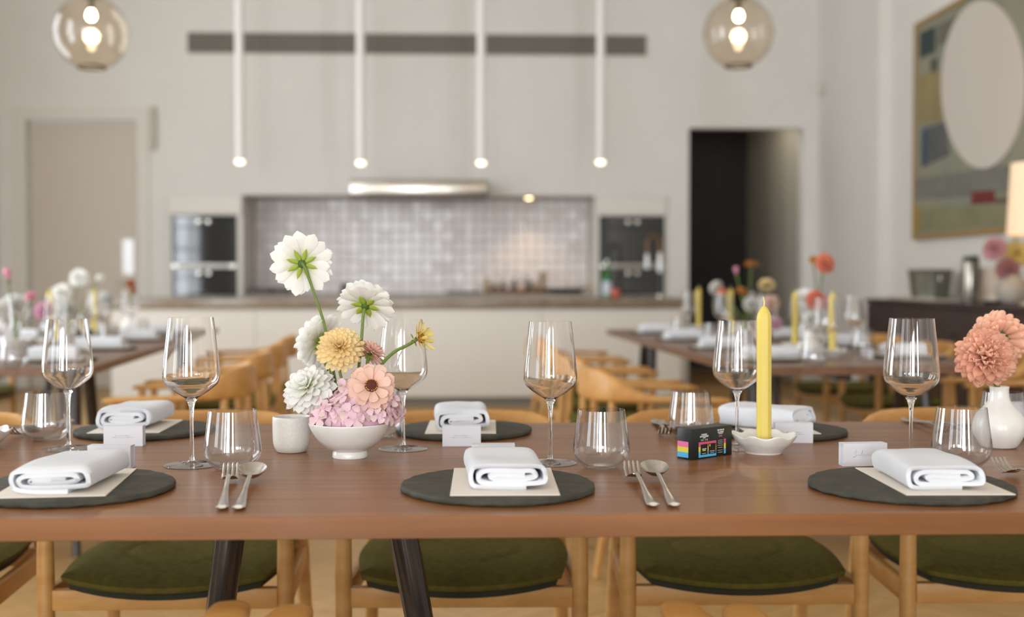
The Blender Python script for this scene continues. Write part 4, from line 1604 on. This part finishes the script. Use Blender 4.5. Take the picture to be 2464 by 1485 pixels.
def candle(loc, label, group=None, tilt=(0, 0), h=.243):
    t = thing('taper_candle', label, 'candle', loc, rnd.uniform(.2, .4), group)
    t.rotation_euler = (tilt[0], tilt[1], .3)
    obj('wax', cached(('candle', h), lambda: m_candle(h)), M_WAX, t)
    obj('wick', cached(('wick', h), lambda: tube([(0, 0, h - .001), (.001, 0, h + .006), (-.001, .001, h + .016)], .0011, 6).mesh('wick')), M_WICK, t)
    return t


def m_dish():
    def wob(a, q, z):
        k = 1 + (.05 * cos(8 * a)) * smooth((q - .03) / .03)
        return (q * k, z + (.003 * cos(8 * a) * smooth((q - .035) / .025)))
    return lathe(crom([(0, .002), (.026, .002), (.0315, 0), (.033, .003), (.040, .010), (.051, .021), (.0575, .032), (.056, .0335), (.049, .024), (.036, .014), (.022, .010), (.019, .012), (.0185, .026), (.0165, .0265), (.0155, .014), (0, .0135)], 3), 64, wob=wob).mesh('dish', ang=80)


def candle_dish(loc, label, group=None):
    t = thing('candle_holder', label, 'candle holder', loc, .2, group)
    obj('dish', cached('dish', m_dish), M_CERAM, t)
    return t


def bud_vase(loc, label, group=None, sc_=1.0):
    o = obj('bud_vase', cached('budv', lambda: lathe(crom([(0, .001), (.026, 0), (.034, .006), (.0445, .025), (.046, .042), (.040, .060), (.026, .076), (.0185, .088), (.0165, .103), (.0172, .111),
                                                            (.0152, .1105), (.0145, .103), (.0165, .088), (.024, .075), (.037, .060), (.042, .042), (.03, .01), (0, .006)], 4), 48).mesh('bv', ang=80)), M_CERAM, None, loc)
    o.scale = (sc_, sc_, sc_)
    return props(o, label, 'vase', group)


# ------------------------------------------------------------------ foreground table setting


def on_t(px, py, dz=0.0):
    p = onZ(px, py, TZ)
    return Vector((p.x, p.y, TZ + dz))


G_PL, G_NK, G_MN, G_BX, G_WG, G_TB, G_CT = ('slate plates', 'folded napkins', 'menu cards', 'place card boxes', 'wine glasses', 'tumblers', 'cutlery')
PLZ = .0103
MZ = PLZ + .0017
# place settings: (plate px, py, radius), menu (front-left x, front-right x, front y, back-left x, back y)
settings = [
    ('near left', (178, 1180), .147, (165, 1179), (174, 1182, -2), 11),
    ('near middle', (1199, 1177), .145, (1212, 1175), (1212, 1173, 3), 12),
    ('near right', (2189, 1175), .148, (2238, 1174), (2226, 1174, -3), 13),
    ('far left', (351, 1041), .138, (330, 1039), (328, 1036, -3), 14),
    ('far middle', (1117, 1041), .139, (1111, 1040), (1110, 1040, 2), 15),
    ('far right', (1868, 1042), .139, (1858, 1041), (1842, 1040, 52), 16),
    ('far rightmost', (2510, 1040), .139, (2495, 1039), (2490, 1038, 6), 17)]
for nm, pc, r, mc, nk, seed in settings:
    slate_plate(on_t(*pc), 'round dark slate plate at the %s place setting' % nm, seed, r, G_PL)
    menu_card(on_t(mc[0], mc[1], PLZ), .1 if nm == 'near left' else rnd.uniform(-.02, .02), 'cream menu card under the napkin of the %s setting' % nm, group=G_MN, w=.155 if 'near' in nm else .14, l=.235 if 'near' in nm else .21)
    napkin(on_t(nk[0], nk[1], MZ), radians(nk[2]), 'white linen napkin folded on the %s setting' % nm, seed, G_NK, w=.112 if 'near' in nm else .108, L=.172 if 'near' in nm else .16, h=.038 if 'near' in nm else .043)

boxes = [((268, 1125), -3, 'white place card box tucked behind the near left napkin', True, False),
         ((300, 1072), 2, 'white place card box with two printed lines before the far left napkin', True, False),
         ((1111, 1072), 0, 'white place card box with two printed lines before the far middle napkin', True, False),
         ((1187, 1122), 0, 'white place card box peeking over the near middle napkin', True, False),
         ((1908, 1064), -5, 'white place card box with two printed lines right of the candle', True, False),
         ((2076, 1119), 4, 'white place card box with a handwritten name left of the near right napkin', False, True)]
for (px, py), a, lb, pr, nl in boxes:
    name_box(on_t(px, py), radians(a), lb, pr, nl, G_BX, w=.076 if nl else .072)

for (px, py), lb, s in (((165, 1080), 'empty wine glass farthest left on the foreground table', .99),
                        ((462, 1120), 'empty wine glass between the far left plate and the flower bowl', 1.03),
                        ((970, 1081), 'empty wine glass standing just behind the flower bowl', .99),
                        ((1324, 1115), 'empty wine glass in the middle beside the near middle plate', 1.0),
                        ((1773, 1079), 'empty wine glass behind the yellow candle', .98),
                        ((2191, 1113), 'empty wine glass between the candle and the bud vase', 1.02)):
    wine_glass(on_t(px, py), lb, G_WG, s)
for (px, py), lb, s in (((112, 1060), 'clear tumbler at the far left behind the leftmost wine glass', .97),
                        ((560, 1128), 'clear tumbler beside the white cup, spoon and fork before it', 1.0),
                        ((914, 1052), 'clear tumbler mostly hidden behind the flower bowl', .95),
                        ((1447, 1126), 'clear tumbler right of the near middle plate', 1.0),
                        ((1662, 1054), 'clear tumbler behind the black camera box', .95),
                        ((2313, 1124), 'clear tumbler before the white bud vase', 1.03),
                        ((2412, 1056), 'clear tumbler hidden behind the white bud vase', .95)):
    tumbler(on_t(px, py), lb, G_TB, s)

# cutlery: handle end towards the diner
for (px, py), a, kind, lb in (((546, 1187), 9, 'fork', 'steel fork before the tumbler near the flower bowl'),
                              ((594, 1187), 6, 'spoon', 'steel spoon before the tumbler near the flower bowl'),
                              ((1543, 1181), -1, 'fork', 'steel fork right of the near middle plate'),
                              ((1594, 1181), -2, 'spoon', 'steel spoon right of the near middle plate'),
                              ((92, 1036), 176, 'fork', 'dark far-side fork seen through the leftmost tumbler'),
                              ((120, 1036), 181, 'spoon', 'dark far-side spoon seen through the leftmost tumbler'),
                              ((1588, 1036), 176, 'fork', 'far-side fork left of the tumbler by the camera box'),
                              ((1620, 1038), 181, 'spoon', 'far-side spoon left of the tumbler by the camera box'),
                              ((2225, 1032), 178, 'fork', 'far-side fork behind the tumbler near the bud vase'),
                              ((2262, 1032), 183, 'spoon', 'far-side spoon behind the tumbler near the bud vase'),
                              ((2505, 1170), 3, 'fork', 'steel fork at the right frame edge')):
    p = on_t(px, py)
    f_ = fork if kind == 'fork' else spoon
    c_ = Vector((0, .05, 0))
    c_.rotate(Quaternion((0, 0, 1), radians(a)))
    f_(p - c_, radians(a), lb, G_CT)

# white cup
cup = obj('cup', lathe(crom([(0, .001), (.022, 0), (.028, .004), (.0325, .014), (.034, .03), (.0342, .0605), (.0318, .0612), (.0312, .03), (.029, .014), (.02, .007), (0, .006)], 4), 40).mesh('cup', ang=80), M_CUP, None, on_t(702, 1087))
props(cup, 'small speckled white handleless cup beside the flower bowl', 'cup')

# bowl with the arrangement
BC = on_t(842, 1100)
bowl = thing('flower_bowl', 'white footed ceramic bowl holding the flower arrangement', 'bowl', BC)
obj('bowl', lathe(crom([(0, .012), (.025, .012), (.034, .014), (.052, .027), (.066, .046), (.072, .060), (.0702, .0612), (.064, .048), (.05, .031), (.03, .02), (0, .018)], 4), 56).mesh('bowl', ang=80), M_CERAM, bowl)
obj('foot', lathe(crom([(.028, .014), (.0305, .008), (.031, .001), (.029, 0), (.026, .001), (.0255, .012)], 3), 40).mesh('foot'), M_CERAM, bowl)
DB = (BC - CAM).dot(FWD)


def fp(px, py, off=0.0):
    """a point above the bowl: same distance as the bowl, shifted by off metres"""
    return atD(px, py, DB + off)


# hydrangea mound
hc = fp(856, 1018, 0)
hyd = thing('hydrangea_head', 'pale pink hydrangea mound filling the white bowl', 'flower', hc)


def m_floret(L, W):
    g = G()
    for k in range(4):
        pm_ = petal(L, W, .16, -.22, 2.0, 5, 4)
        M = Matrix.Rotation(k * pi / 2 + .08 * k, 4, 'Z') @ Matrix.Translation((.0006, 0, .0005 * (k % 2))) @ Matrix.Rotation(radians(-20 + 9 * (k % 2)), 4, 'Y')
        g.add([v.co for v in pm_.vertices], [tuple(p.vertices) for p in pm_.polygons], M)
    return g.mesh('floret', ang=180)


flo = [m_floret(.0165, .0155), m_floret(.0185, .0172), m_floret(.0145, .0135)]
hr = random.Random(3)
nfl = 125
for k in range(nfl):
    zz = 1 - (k + .5) / nfl * 1.25
    a = k * 2.39996
    rr_ = sqrt(max(0, 1 - zz * zz))
    n_ = Vector((rr_ * cos(a), rr_ * sin(a), zz))
    p = Vector((n_.x * .073, n_.y * .060, n_.z * .056 + .006))
    if p.x > .0:
        p.z += .008 * p.x / .07
    if p.z < .0:
        p.x *= .86
        p.y *= .86
    p *= hr.uniform(.9, 1.14)
    p.z += .010 * sin(p.x * 60 + 1) * max(0, n_.z)
    if hc.z + p.z < TZ + .070 and Vector((p.x, p.y)).length > .050:
        continue
    d_ = (n_ + Vector((hr.uniform(-.6, .6), hr.uniform(-.6, .6), hr.uniform(-.4, .4)))).normalized()
    obj('floret', flo[k % 3], P_HYD, hyd, M=Matrix.Translation(p) @ rot_to(d_, hr.uniform(0, 3)))
obj('heart', lathe([(0, -.03), (.03, -.03), (.055, -.01), (.058, .015), (.045, .035), (0, .045)], 20).mesh('heart'), mat('hydrangea_heart', (226, 180, 200), .9), hyd)

IN_BOWL = fp(842, 1005)


def into(px, py, off=0.0):
    return fp(px, py, off)


flower('white_dahlia', 'tallest white dahlia seen from behind with green star of sepals', fp(727, 633, .01), (-.10, 1, .16), dahlia_rings(.053, 'open'), P_WHITE,
       [fp(727, 633, -.004), fp(738, 655, -.004), fp(757, 710, 0), fp(780, 780, .0), fp(800, 880, .01), fp(822, 1000, .01)], 8, None, 21, stem_r=.0026, calyx=(.027, .008))
flower('white_dahlia', 'white dahlia on an upright stem, upper right of the arrangement', fp(881, 728, .01), (.10, .72, .66), dahlia_rings(.050, 'open'), P_WHITE,
       [fp(879, 738, .004), fp(874, 760, -.002), fp(869, 830, 0), fp(862, 900, .01), fp(856, 1000, .01)], 6, None, 22, stem_r=.0028, calyx=(.024, .011))
flower('white_dahlia', 'white dahlia behind the cream zinnia, facing left', fp(762, 818, .03), (-.78, .52, .35), dahlia_rings(.050, 'open'), P_WHITE,
       [fp(768, 820, .03), fp(775, 850, .03), fp(800, 930, .02), fp(825, 1000, .02)], 6, None, 23, stem_r=.0026, calyx=(.02, .008))
flower('white_dahlia', 'lowest white dahlia leaning left above the white cup', fp(740, 932, -.01), (-.42, -.62, .66), dahlia_rings(.049, 'open'), P_WHITE,
       [fp(745, 938, -.005), fp(762, 952, .0), fp(785, 980, .0), fp(815, 1012, .01)], 5, None, 24, stem_r=.0026)
flower('cream_zinnia', 'cream yellow zinnia at the centre of the arrangement', fp(818, 836, -.02), (.02, -.80, .60), dahlia_rings(.041, 'zinnia'), P_CREAM,
       [fp(818, 842, -.014), fp(815, 880, -.012), fp(826, 930, -.01), fp(838, 1000, -.005)], 0, (.007, .006, M_CORE, False), 25, stem_r=.0026)
flower('peach_zinnia', 'small peach flower half hidden right of the cream zinnia', fp(893, 846, .012), (.42, .35, .84), dahlia_rings(.027, 'zinnia'), P_PINKP,
       [fp(888, 852, .012), fp(884, 875, .01), fp(880, 930, .01), fp(870, 1000, .01)], 4, None, 26, stem_r=.0032, calyx=(.012, .008))
flower('faded_zinnia', 'faded yellow zinnia with few petals leaning right', fp(1008, 814, -.005), (.86, -.40, .32), dahlia_rings(.030, 'sparse'), P_YEL,
       [fp(1006, 815, -.004), fp(985, 828, -.002), fp(945, 850, 0), fp(912, 888, .0), fp(885, 960, .005), fp(865, 1010, .01)], 4, (.0105, .009, M_CORE, True), 27, stem_r=.0030, calyx=(.011, .006))
flower('blush_zinnia', 'blush pink zinnia with dark red eye resting on the hydrangea', fp(893, 930, -.045), (.14, -.92, .38), dahlia_rings(.042, 'single'), P_PINKP,
       [fp(893, 932, -.04), fp(890, 960, -.025), fp(870, 1010, -.005)], 0, (.0115, .012, M_CORER, True), 28, stem_r=.0026)
zc = bpy.data.objects['cream_zinnia']
obj('side_stem', tube(crom([tuple(p - zc.location) for p in (fp(792, 862, -.012), fp(800, 930, 0), fp(815, 1000, .0))], 4), .0024, 8).mesh('stem'), M_STEM, zc)

# candle and its holder
dish = candle_dish(on_t(1838, 1090), 'scalloped white ceramic dish holding the foreground candle')
candle(on_t(1838, 1090, .0142), 'tall yellow taper candle in the foreground', tilt=(0, -.006), h=.252)
candle_dish(on_t(-52, 1078), 'scalloped white dish at the left frame edge')
candle(on_t(-52, 1078, .0142), 'yellow taper candle just past the left frame edge')

# bud vase with two dahlias
VC = on_t(2403, 1076)
bud_vase(VC, 'glossy white round bud vase at the right of the foreground table', sc_=1.02)
DV = (VC - CAM).dot(FWD)
vp = lambda px, py, off=0.0: atD(px, py, DV + off)
flower('salmon_dahlia', 'salmon dahlia in front, facing the viewer, in the bud vase', vp(2371, 862, -.02), (-.30, -.72, .62), dahlia_rings(.054, 'ball'), P_SALM,
       [vp(2376, 868, -.015), vp(2388, 905, -.01), vp(2398, 940, 0), vp(2404, 985, .0)], 0, None, 31, stem_r=.0028)
flower('salmon_dahlia', 'salmon dahlia behind, turned away with a dark green centre', vp(2404, 814, .05), (.10, .90, .10), dahlia_rings(.051, 'ball'), P_SALM,
       [vp(2398, 800, .0), vp(2400, 840, .005), vp(2402, 905, .0), vp(2404, 985, .0)], 9, None, 32, stem_r=.003, calyx=(.016, .011), sepal_mat=M_SEPALD)

# disposable camera box
cl, cm_, cr_ = on_t(1643, 1103), on_t(1664, 1108), on_t(1761, 1094)
bx_w = (cr_ - cm_).length
ang = atan2(cr_.y - cm_.y, cr_.x - cm_.x)
BH, BD = .0535, .034
cb = thing('camera_box', 'black box of a disposable camera with pink yellow and blue print', 'box', cm_, ang)
M_BOX = mat('black_carton', (24, 30, 28), .42, col2=(18, 24, 22), scale=(90, 90, 90))
obj('carton', bxm(0, bx_w, 0, BD, 0, BH, .0008, 2), M_BOX, cb)
INKS = {'pink': (222, 112, 158), 'rose': (214, 86, 124), 'yellow': (222, 206, 62), 'blue': (84, 178, 226), 'white': (226, 226, 222), 'red': (190, 60, 80), 'teal': (90, 190, 180)}


def ink(name, col, x0, x1, z0, z1, face='f', lift=.0003):
    if face == 'f':
        me = bxm(x0 * bx_w, x1 * bx_w, -lift, .0002, z0 * BH, z1 * BH)
    else:
        me = bxm(-lift, .0002, x0 * BD, x1 * BD, z0 * BH, z1 * BH)
    return obj(name, me, mat('ink_' + col, INKS[col], .5), cb)


for c, z0, z1 in (('pink', .40, .58), ('yellow', .23, .40), ('blue', .06, .23)):
    ink('side_stripe', c, .22, .97, z0, z1, 's')
# colour panel with two black windows
ink('print_panel', 'rose', .17, .60, .40, .55)
ink('print_panel', 'yellow', .17, .60, .235, .40)
ink('print_panel', 'blue', .17, .60, .05, .235)
for x0, x1 in ((.215, .385), (.41, .585)):
    obj('print_window', bxm(x0 * bx_w, x1 * bx_w, -.0006, .0001, .13 * BH, .475 * BH), M_BOX, cb)
ink('print_arrow', 'yellow', .26, .335, .255, .285, 'f', .0009)
ink('print_mark', 'white', .25, .35, .305, .33, 'f', .0009)
ink('print_mark', 'white', .25, .34, .165, .175, 'f', .0009)
ink('print_mark', 'white', .44, .56, .215, .228, 'f', .0009)
ink('print_mark', 'white', .45, .54, .165, .175, 'f', .0009)
ink('print_mark', 'yellow', .43, .45, .38, .45, 'f', .0009)
for c, z0, z1 in (('rose', .43, .57), ('yellow', .25, .43), ('blue', .08, .25)):
    ink('print_bar', c, .795, .84, z0, z1)


def letters(x0, x1, z0, z1, n, seed, col='white'):
    """a line of bold print, too small to read in the photograph"""
    r = random.Random(seed)
    g = G()
    w = (x1 - x0) / n
    for k in range(n):
        a = (x0 + k * w + w * .08) * bx_w
        b = (x0 + (k + 1) * w - w * .08) * bx_w
        g.box(a, a + (b - a) * .35, -.0003, .0002, z0 * BH, z1 * BH)
        if r.random() < .8:
            g.box(a, b, -.0003, .0002, (z1 - (z1 - z0) * .3) * BH, z1 * BH)
        if r.random() < .8:
            g.box(a, b, -.0003, .0002, z0 * BH, (z0 + (z1 - z0) * .3) * BH)
        if r.random() < .6:
            g.box(b - (b - a) * .35, b, -.0003, .0002, z0 * BH, z1 * BH)
    obj('print_line', g.mesh('ln', smooth=False), mat('ink_' + col, INKS[col], .5), cb)


letters(.235, .375, .765, .815, 6, 1)
letters(.20, .41, .70, .755, 8, 2)
letters(.275, .345, .665, .69, 5, 3)
for k, c in enumerate(('teal', 'yellow', 'red', 'blue', 'yellow')):
    letters(.22 + .036 * k, .25 + .036 * k, .585, .64, 1, 10 + k, c)
letters(.63, .80, .855, .905, 8, 4)
letters(.64, .785, .785, .835, 6, 5)
letters(.66, .765, .745, .77, 8, 6)
letters(.665, .75, .66, .705, 3, 7, 'pink')
for k, zz in enumerate((.53, .47, .42, .36, .29, .20, .13)):
    letters(.65 - .01 * (k % 2), .76 + .01 * (k % 2), zz, zz + .012, 12, 30 + k, 'white')

# ------------------------------------------------------------------ background tables


def rear_setting(nm, at, acr, inner, outer, k, s, side):
    """side 0: at the given edge, 1: at the opposite edge"""
    e = (lambda t: t) if side == 0 else (lambda t: 1.0 - t)
    sd = inner if side == 0 else outer
    w = '%s side of the %s background table, %s' % (sd, nm, NTH[k])
    rz = atan2(acr.y, acr.x) + (pi / 2 if side == 0 else -pi / 2)
    sgn = 1 if side == 0 else -1
    p = at(s, e(.20))
    slate_plate((p.x, p.y, TZ), 'dark slate plate on the ' + w, 11 + (k + 2 * side) % 4, .142, 'slate plates on the background tables')
    menu_card((p.x, p.y, TZ + PLZ), rz + pi, 'cream menu card on the ' + w, group='menu cards on the background tables')
    napkin((p.x, p.y, TZ + MZ), rz + pi, 'folded white napkin on the ' + w, 11 + (k + side) % 4, 'napkins on the background tables')
    p = at(s + .02 * sgn, e(.375))
    name_box((p.x, p.y, TZ), rz, 'white place card box on the ' + w, False, False, 'place card boxes on the background tables')
    p = at(s - .22 * sgn, e(.34))
    wine_glass((p.x, p.y, TZ), 'empty wine glass on the ' + w, 'wine glasses on the background tables')
    p = at(s - .30 * sgn, e(.27))
    tumbler((p.x, p.y, TZ), 'clear tumbler on the ' + w, 'tumblers on the background tables')


for nm, at, acr in (('left', LT, LA), ('right', RT, RA)):
    inner, outer = ('right', 'left') if nm == 'left' else ('left', 'right')
    for k in range(4):
        rear_setting(nm, at, acr, inner, outer, k, .34 + .72 * k, 0)
        rear_setting(nm, at, acr, inner, outer, k, .46 + .72 * k, 1)


def center_pt(px, py, near, u, acr, t=.5):
    """where the sight line meets the upright plane through the table's long centre line (shifted by t)"""
    o_ = near + acr * t
    n_ = Vector((u.y, -u.x, 0))
    r = ray(px, py)
    k = (o_ - CAM).dot(n_) / r.dot(n_)
    return CAM + r * k


def rear_candle(px, near, u, acr, lb, t=.5):
    p = center_pt(px, 800, near, u, acr, t)
    p = Vector((p.x, p.y, TZ))
    candle_dish(p, 'scalloped white dish under ' + lb, 'candle dishes on the background tables')
    candle(p + Vector((0, 0, .0142)), lb, 'candles on the background tables')


rear_candle(120, ln, LU, LA, 'the left of two yellow candles on the left background table', .5)
rear_candle(228, ln, LU, LA, 'the right of two yellow candles on the left background table', .5)
rear_candle(1681, rn, RU, RA, 'the leftmost yellow candle on the right background table', .5)
rear_candle(1758, rn, RU, RA, 'the yellow candle under the pink bud, right background table', .5)
rear_candle(1913, rn, RU, RA, 'the yellow candle left of the coral flower, right background table', .48)
rear_candle(2003, rn, RU, RA, 'the rightmost yellow candle on the right background table', .5)


def rear_bowl(px, near, u, acr, lb, t=.5, kind='bowl'):
    p = center_pt(px, 800, near, u, acr, t)
    p = Vector((p.x, p.y, TZ))
    if kind == 'bowl':
        b = thing('flower_bowl', lb, 'bowl', p, 0, 'flower bowls on the background tables')
        obj('bowl', bpy.data.objects['flower_bowl'].children[0].data, M_CERAM, b)
        obj('foot', bpy.data.objects['flower_bowl'].children[1].data, M_CERAM, b)
        return p + Vector((0, 0, .05))
    bud_vase(p, lb, 'bud vases on the background tables')
    return p + Vector((0, 0, .1))


NAMEMAP = {}


def rear_flower(name, lb, px, py, rad, face, kind, pm, base, near, u, acr, t=.5, core=None, seed=1, sep=0):
    c = center_pt(px, py, near, u, acr, t)
    f3 = Vector(face).normalized()
    mid = c * .45 + base * .55 + Vector((0, 0, .02)) - f3 * .01
    flower(name, lb, c, face, dahlia_rings(rad, kind), pm, [c - f3 * .004, mid, base], sep, core, seed, True, None, stem_r=.003)


b1 = rear_bowl(40, ln, LU, LA, 'white flower bowl nearest the viewer on the left background table')
b2 = rear_bowl(165, ln, LU, LA, 'white flower bowl between the candles of the left background table')
b3 = rear_bowl(312, ln, LU, LA, 'white bud vase at the far end of the left background table', .42, 'vase')
LFL = (ln, LU, LA)
rear_flower('pink_tulip', 'pink and white tulip bud leaning left at the left frame edge', 20, 672, .028, (-.1, -.2, 1), 'cup', P_PINK, b1, *LFL, seed=41, sep=4)
rear_flower('white_dahlia', 'round white dahlia below the pink tulip on the left background table', 32, 732, .046, (0, -.6, .5), 'ball', P_WHITE, b1, *LFL, seed=42)
rear_flower('white_dahlia', 'white dahlia cut by the left frame edge', 2, 745, .04, (-.2, -.6, .5), 'ball', P_WHITE, b1, *LFL, seed=43)
rear_flower('pink_carnation', 'small pink bloom between tulip and candle on the left background table', 74, 712, .024, (0, -.5, .7), 'zinnia', P_PINK, b1, *LFL, seed=44)
rear_flower('white_zinnia', 'highest white flower with green eye on the left background table', 190, 668, .050, (.15, -.9, .25), 'open', P_WHITE, b2, *LFL, core=(.014, .008, M_SEPAL, False), seed=45)
rear_flower('white_zinnia', 'white flower with green eye beside the left candle', 147, 704, .048, (0, -.9, .3), 'open', P_WHITE, b2, *LFL, core=(.012, .008, M_SEPAL, False), seed=46)
rear_flower('white_dahlia', 'low white dahlia between the two candles of the left background table', 160, 744, .048, (.1, -.7, .4), 'ball', P_WHITE, b2, *LFL, seed=47)
rear_flower('pink_hydrangea', 'pale pink bloom left of the left candle', 104, 748, .04, (-.2, -.7, .5), 'ball', P_HYD, b2, *LFL, seed=48)
rear_flower('white_daisy', 'tiny white bloom above the right candle on the left background table', 240, 668, .02, (.2, -.8, .4), 'open', P_WHITE, b2, *LFL, seed=49)
rear_flower('white_dahlia', 'white bloom right of the right candle on the left background table', 256, 718, .04, (.3, -.7, .4), 'ball', P_WHITE, b2, *LFL, seed=50)
rear_flower('rust_zinnia', 'rust orange zinnia rising from the far bud vase', 314, 682, .026, (.1, -.5, .7), 'zinnia', P_RUST, b3, *LFL, t=.42, seed=51)
rear_flower('rust_zinnia', 'lower rust orange zinnia at the far bud vase', 322, 700, .022, (.5, -.4, .5), 'zinnia', P_RUST, b3, *LFL, t=.42, seed=52)

RFL = (rn, RU, RA)
c1 = rear_bowl(1800, rn, RU, RA, 'white flower bowl in the middle of the right background table')
c2 = rear_bowl(1946, rn, RU, RA, 'white bud vase at the near end of the right background table', .38, 'vase')
c3 = rear_bowl(1968, rn, RU, RA, 'white flower bowl beside the rightmost candle of the right background table', .66)
rear_flower('pink_tulip', 'pink tulip bud before the dark doorway', 1772, 660, .024, (-.1, -.1, 1), 'cup', P_PINK, c1, *RFL, seed=61, sep=3)
rear_flower('orange_zinnia', 'orange zinnia seen side-on before the dark doorway', 1808, 634, .040, (.05, .1, 1), 'single', P_ORANGE, c1, *RFL, seed=62, core=(.012, .01, M_CORE, False))
rear_flower('white_dahlia', 'white drooping flower right of the leftmost candle', 1720, 690, .044, (-.5, .4, .5), 'open', P_WHITE, c1, *RFL, seed=63)
rear_flower('cream_anemone', 'cream flower with green underside before the corridor wall', 1845, 684, .042, (.1, .5, .8), 'open', P_CREAM, c1, *RFL, seed=64, sep=5)
rear_flower('orange_zinnia', 'low orange flower beside the pink bud candle', 1785, 700, .030, (.3, -.3, .9), 'zinnia', P_ORANGE, c1, *RFL, seed=65)
rear_flower('white_dahlia', 'low white dahlia behind the foreground candle tip', 1808, 732, .040, (0, -.7, .5), 'ball', P_WHITE, c1, *RFL, seed=66)
rear_flower('peach_dahlia', 'pale peach dahlia beside the foreground candle tip', 1855, 730, .042, (.2, -.7, .5), 'ball', P_PINKP, c1, *RFL, seed=67)
rear_flower('pink_hydrangea', 'low pink bloom right of the foreground candle', 1866, 778, .030, (.2, -.8, .4), 'ball', P_HYD, c1, *RFL, seed=68)
rear_flower('pink_carnation', 'small coral pink bloom behind the left candles', 1738, 702, .024, (0, -.8, .3), 'zinnia', P_CORAL, c1, *RFL, seed=69)
rear_flower('coral_dahlia', 'high coral orange dahlia ball before the corridor wall', 1985, 634, .042, (.5, -.7, .3), 'ball', P_CORAL, c3, *RFL, t=.55, seed=70)
rear_flower('orange_bud', 'small orange bud left of the high coral dahlia', 1955, 624, .016, (-.7, -.5, .4), 'zinnia', P_ORANGE, c3, *RFL, t=.55, seed=71, core=(.009, .008, M_SEPALD, False))
rear_flower('white_dahlia', 'large white dahlia behind the coral bloom on the right background table', 1936, 720, .052, (-.3, -.8, .3), 'open', P_WHITE, c3, *RFL, t=.52, seed=72)
rear_flower('coral_dahlia', 'coral red bloom in front of the large white dahlia', 1962, 722, .040, (.3, -.8, .2), 'ball', P_CORAL, c3, *RFL, t=.5, seed=73)
rear_flower('pink_hydrangea', 'pale pink bloom right of the coral red one', 1986, 728, .030, (.5, -.7, .3), 'ball', P_HYD, c3, *RFL, t=.55, seed=74)
rear_flower('white_dahlia', 'low white bloom above the near bud vase on the right background table', 1950, 770, .034, (0, -.9, .3), 'ball', P_WHITE, c2, *RFL, t=.38, seed=75)

# small black camera box on the left rear table
p = center_pt(208, 830, ln, LU, LA, .44)
bb = thing('camera_box', 'small black camera box standing on the left background table', 'box', (p.x, p.y, TZ), .3)
obj('carton', bxm(-.03, .03, -.018, .018, 0, .062, .001, 1), M_BOX, bb)
obj('side_stripe', bxm(-.0303, -.03, -.014, .014, .006, .03), mat('ink_blue', (0, 0, 0)), bb)

# flowers on the sideboard
q = on_sb(2436, .25)
vz = thing('grey_vase', 'round grey vase of dahlias on the sideboard', 'vase', q)
obj('body', lathe(crom([(0, 0), (.06, 0), (.085, .03), (.095, .08), (.08, .13), (.05, .16), (.052, .175), (.048, .175), (.046, .16), (.07, .13), (.08, .08), (0, .01)], 4), 32).mesh('gv', ang=80), mat('grey_stoneware', (168, 162, 152), .6), vz)
DS = (q - CAM).dot(FWD)
top = q + Vector((0, 0, .16))
for px, py, rad, fc, kd, pm, nm, lb in ((2392, 598, .075, (-.6, -.7, .2), 'zinnia', P_MAUVE, 'mauve_dahlia', 'large dusty pink dahlia at the left of the sideboard vase'),
                                        (2448, 610, .085, (-.1, -.95, .1), 'zinnia', P_YEL, 'yellow_dahlia', 'large pale yellow dahlia with amber heart on the sideboard'),
                                        (2424, 648, .07, (-.3, -.8, -.1), 'ball', P_MAUVE, 'mauve_dahlia', 'low mauve dahlia at the rim of the sideboard vase'),
                                        (2446, 556, .05, (-.2, -.5, .8), 'open', P_CREAM, 'cream_dahlia', 'small cream dahlia on top of the sideboard bouquet')):
    c = atD(px, py, DS)
    flower(nm, lb, c, fc, dahlia_rings(rad, kd), pm, [c - Vector(fc).normalized() * .004, c * .5 + top * .5, top - Vector((0, 0, .08))], 0, (.02, .012, M_CORE, False) if 'yellow' in nm else None, 80 + px, True, stem_r=.004)
